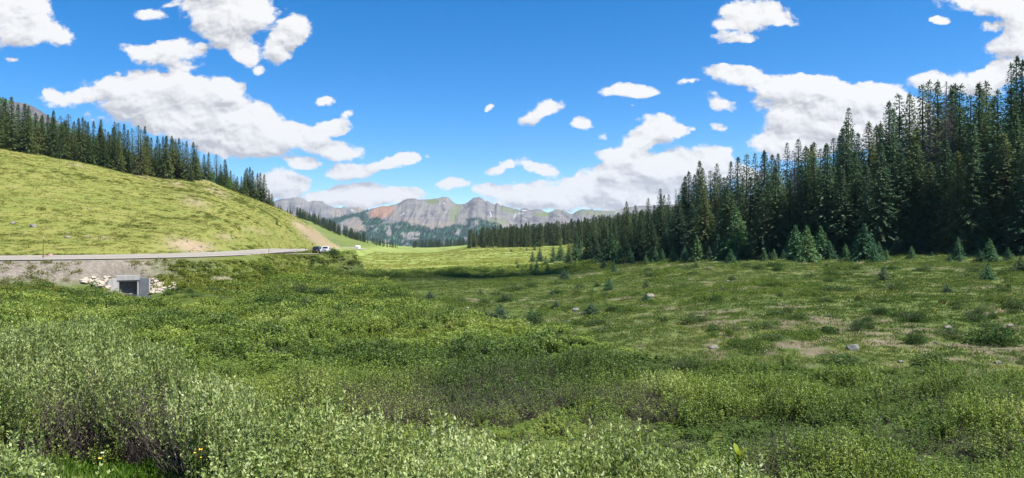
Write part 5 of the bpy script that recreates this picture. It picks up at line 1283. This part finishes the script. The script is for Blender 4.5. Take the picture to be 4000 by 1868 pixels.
def field_group():
    g = bpy.data.node_groups.new('cloud_field', 'ShaderNodeTree')
    g.interface.new_socket('P', in_out='INPUT', socket_type='NodeSocketVector'); g.interface.new_socket('D', in_out='OUTPUT', socket_type='NodeSocketFloat')
    gi = g.nodes.new('NodeGroupInput'); go = g.nodes.new('NodeGroupOutput'); acc = None
    for (cx, cy, rx, ry, rot, st) in CL:
        m = g.nodes.new('ShaderNodeMapping'); m.vector_type = 'TEXTURE'
        m.inputs['Location'].default_value = ((cx-1288)/1839, (601-cy)/1839, 0); m.inputs['Rotation'].default_value = (0, 0, math.radians(rot)); m.inputs['Scale'].default_value = (rx*1.14/1839, ry*1.14/1839, 1)
        g.links.new(gi.outputs[0], m.inputs['Vector'])
        s = g.nodes.new('ShaderNodeTexGradient'); s.gradient_type = 'SPHERICAL'; g.links.new(m.outputs[0], s.inputs[0])
        a = g.nodes.new('ShaderNodeMath'); a.operation = 'MULTIPLY_ADD'; g.links.new(s.outputs['Fac'], a.inputs[0]); a.inputs[1].default_value = st
        if acc is None: a.inputs[2].default_value = 0
        else: g.links.new(acc, a.inputs[2])
        acc = a.outputs[0]
    g.links.new(acc, go.inputs[0]); return g
CL = [(a, b, c*(1.12 if c < 50 else 1), d*(1.12 if c < 50 else 1), e, f*(1.35 if c < 50 else (1.12 if c < 80 else 1))) for a, b, c, d, e, f in CL]
extra = []; rgc = np.random.default_rng(5)
for a, b, c, d, e, f in CL:
    if c < 80: continue
    for q in range(3):
        th = math.radians(rgc.uniform(15, 165)); k_ = rgc.uniform(.6, .85); ca, sa = math.cos(math.radians(-e)), math.sin(math.radians(-e))
        ox, oy = c*k_*math.cos(th), -d*k_*math.sin(th); r_ = rgc.uniform(.22, .40)*(c*d)**.5
        extra.append((a+ox*ca-oy*sa, b+ox*sa+oy*ca, r_*1.2, r_*.9, 0, rgc.uniform(.5, .8)))
CL = CL+extra
FG = field_group()
def mth(op, a, b=None, c=None, clamp=False):
    n = N('ShaderNodeMath', operation=op); n.use_clamp = clamp
    for k, v in enumerate((a, b, c)):
        if v is None: continue
        if hasattr(v, 'is_linked'): nt.links.new(v, n.inputs[k])
        else: n.inputs[k].default_value = v
    return n.outputs[0]
def vmath(op, a, b):
    n = N('ShaderNodeVectorMath', operation=op)
    for k, v in enumerate((a, b)):
        if hasattr(v, 'is_linked'): nt.links.new(v, n.inputs[k])
        else: n.inputs[k].default_value = v
    return n.outputs[0]
tc = N('ShaderNodeTexCoord'); sp = N('ShaderNodeSeparateXYZ'); nt.links.new(tc.outputs['Generated'], sp.inputs[0])
yy = mth('MAXIMUM', sp.outputs['Y'], .05)
cb = N('ShaderNodeCombineXYZ'); nt.links.new(mth('DIVIDE', sp.outputs['X'], yy), cb.inputs[0]); nt.links.new(mth('DIVIDE', sp.outputs['Z'], yy), cb.inputs[1])
P = cb.outputs[0]
def wnoise(vec, scale, detail, rough, lac=2.1, dist=0):
    n = N('ShaderNodeTexNoise'); n.inputs['Scale'].default_value = scale; n.inputs['Detail'].default_value = detail; n.inputs['Roughness'].default_value = rough; n.inputs['Lacunarity'].default_value = lac; n.inputs['Distortion'].default_value = dist
    nt.links.new(vec, n.inputs['Vector']); return n
SQ = N('ShaderNodeMapping'); SQ.inputs['Scale'].default_value = (1, 1.35, 1); nt.links.new(P, SQ.inputs['Vector']); PS = SQ.outputs[0]
wv = wnoise(PS, 13, 5, .6)
warp = vmath('MULTIPLY', vmath('SUBTRACT', wv.outputs['Color'], (.5, .5, .5)), (.036, .026, 0))
PW = vmath('ADD', P, warp)
def fld(vec):
    n = N('ShaderNodeGroup'); n.node_tree = FG; nt.links.new(vec, n.inputs[0]); return n.outputs[0]
d0 = fld(PW); dU = fld(vmath('ADD', PW, (.010, .020, 0)))
nA = wnoise(PS, 17, 8, .60, dist=.25).outputs['Fac']; 
PSu = vmath('ADD', PS, (.0025, .006, 0))
nB = wnoise(PSu, 17, 8, .60, dist=.25).outputs['Fac']
nC = wnoise(PS, 42, 6, .65).outputs['Fac']
nz = mth('ADD', mth('MULTIPLY', mth('SUBTRACT', nA, .5), 2.0), mth('MULTIPLY', mth('SUBTRACT', nC, .5), 1.25))
dens = mth('ADD', mth('MINIMUM', d0, 1.1), nz)
mr = N('ShaderNodeMapRange', interpolation_type='SMOOTHSTEP'); nt.links.new(dens, mr.inputs[0]); mr.inputs[1].default_value = .07; mr.inputs[2].default_value = .50
gate = N('ShaderNodeMapRange', interpolation_type='SMOOTHSTEP'); nt.links.new(d0, gate.inputs[0]); gate.inputs[1].default_value = .0; gate.inputs[2].default_value = .13
front = mth('GREATER_THAN', sp.outputs['Y'], .06)
alpha = mth('MULTIPLY', mth('MULTIPLY', mr.outputs[0], gate.outputs[0]), front)
# cloud brightness: what lies towards the light thins out -> bright; thick above -> grey base
edge = mth('SUBTRACT', mth('MINIMUM', d0, 1.6), mth('MINIMUM', dU, 1.6))
nL = wnoise(PS, 12, 4, .55, dist=.3).outputs['Fac']; nLb = wnoise(vmath('ADD', PS, (.005, .011, 0)), 12, 4, .55, dist=.3).outputs['Fac']
relief = mth('ADD', mth('MULTIPLY', mth('SUBTRACT', nA, nB), .95), mth('SUBTRACT', nL, nLb))
sh = mth('ADD', mth('MULTIPLY', edge, .30), mth('MULTIPLY', relief, 1.9))
thick = N('ShaderNodeMapRange'); nt.links.new(mth('ADD', d0, mth('MULTIPLY', nz, .35)), thick.inputs[0]); thick.inputs[1].default_value = .55; thick.inputs[2].default_value = 1.9; thick.inputs[3].default_value = .0; thick.inputs[4].default_value = .08
val = mth('SUBTRACT', mth('ADD', .825, sh), thick.outputs[0])
val = mth('MINIMUM', mth('MAXIMUM', val, .50), .97)
rp = N('ShaderNodeValToRGB'); nt.links.new(val, rp.inputs[0]); e = rp.color_ramp.elements
e[0].position = .5; e[0].color = (.56, .565, .60, 1); e[1].position = .97; e[1].color = (.98, .98, .98, 1)
k = rp.color_ramp.elements.new(.72); k.color = (.80, .80, .82, 1)
sky = N('ShaderNodeTexSky', sky_type='NISHITA'); sky.sun_disc = False; sky.sun_elevation = SUN_EL; sky.sun_rotation = SUN_AZ; sky.altitude = 3200; sky.air_density = 1.0; sky.dust_density = .25; sky.ozone_density = 3.0
SKYS = .092
sc_ = N('ShaderNodeVectorMath', operation='SCALE'); nt.links.new(sky.outputs[0], sc_.inputs[0]); sc_.inputs['Scale'].default_value = 1.0
hs = N('ShaderNodeHueSaturation'); hs.inputs['Hue'].default_value = .5; hs.inputs['Saturation'].default_value = 1.42; hs.inputs['Value'].default_value = 1.0; nt.links.new(sc_.outputs[0], hs.inputs['Color'])
clc = N('ShaderNodeVectorMath', operation='SCALE'); nt.links.new(rp.outputs[0], clc.inputs[0]); clc.inputs['Scale'].default_value = 1/SKYS/2**EXPO
mx = N('ShaderNodeMix', data_type='RGBA'); nt.links.new(alpha, mx.inputs[0]); nt.links.new(hs.outputs[0], mx.inputs[6]); nt.links.new(clc.outputs[0], mx.inputs[7])
bg = N('ShaderNodeBackground'); bg.inputs['Strength'].default_value = SKYS; nt.links.new(mx.outputs[2], bg.inputs['Color'])
wo = N('ShaderNodeOutputWorld'); nt.links.new(bg.outputs[0], wo.inputs['Surface'])
w.cycles.sampling_method = 'MANUAL'; w.cycles.sample_map_resolution = 512

ld = bpy.data.lights.new('sun', 'SUN'); ld.energy = 4.8; ld.angle = math.radians(.53); ld.color = (1, .965, .90)
lo = bpy.data.objects.new('sun', ld); COL.objects.link(lo); lo.rotation_euler = SUN_VEC.to_track_quat('Z', 'Y').to_euler()

HAZE = 4.6e-5
if HAZE > 0:
    bm = bmesh.new(); bmesh.ops.create_cube(bm, size=1)
    x0, x1, y0, y1, z0, z1 = -7500, 7500, -400, 7550, -240, 560
    for v in bm.verts: v.co = Vector(((x0+x1)/2+v.co.x*(x1-x0), (y0+y1)/2+v.co.y*(y1-y0), (z0+z1)/2+v.co.z*(z1-z0)))
    t = NT('haze_air'); t.t.nodes.remove(t.t.nodes[0]) if False else None
    pv = t.n('ShaderNodeVolumePrincipled'); pv.inputs['Color'].default_value = (.70, .83, 1, 1); pv.inputs['Density'].default_value = HAZE; pv.inputs['Anisotropy'].default_value = .2
    t.l(pv.outputs[0], t.out.inputs['Volume'])
    tag(obj('haze', bm_mesh('haze', bm, t.m)), 'thin bluish mountain air between the viewer and the far range', 'haze', kind='stuff')

cd = bpy.data.cameras.new('camera'); co = bpy.data.objects.new('camera', cd); COL.objects.link(co)
cd.sensor_width = 36; cd.lens = 36*F/4000; co.location = (0, 0, 0); co.rotation_euler = (math.pi/2, 0, 0); cd.clip_start = .2; cd.clip_end = 30000
SC.camera = co
# a cumulus passing overhead: it shades the band of meadow in front of the far tree line
bm = bmesh.new(); rg = np.random.default_rng(77); HC = 520.0
for k in range(46):
    a = rg.uniform(-1, 1); tx = 52+a*84+rg.normal()*5; ty = 156+rg.normal()*12*(1-.4*abs(a))+a*-6; rr_ = rg.uniform(12, 22)*(1-.35*abs(a))
    r = bmesh.ops.create_icosphere(bm, subdivisions=2, radius=rr_, matrix=Matrix.Translation((tx+SUN_VEC.x/SUN_VEC.z*HC, ty+SUN_VEC.y/SUN_VEC.z*HC, HC+rg.uniform(-4, 14))))
t = NT('cloud_vapour'); d = t.n('ShaderNodeBsdfDiffuse'); d.inputs[0].default_value = (.9, .9, .92, 1); tr = t.n('ShaderNodeBsdfTransparent'); mx2 = t.n('ShaderNodeMixShader'); mx2.inputs[0].default_value = .08
t.l(tr.outputs[0], mx2.inputs[1]); t.l(d.outputs[0], mx2.inputs[2]); t.l(mx2.outputs[0], t.out.inputs['Surface'])
tag(obj('cloud', bm_mesh('cloud', bm, t.m, True)), kind='structure')
SC.view_settings.view_transform = 'Standard'; SC.view_settings.look = 'None'; SC.view_settings.gamma = 1; SC.view_settings.exposure = EXPO
SC.render.engine = 'CYCLES'
cy = SC.cycles; cy.use_denoising = True; cy.max_bounces = 6; cy.diffuse_bounces = 2; cy.glossy_bounces = 2; cy.transmission_bounces = 3; cy.transparent_max_bounces = 12; cy.volume_bounces = 0
try: cy.denoiser = 'OPENIMAGEDENOISE'
except Exception: pass
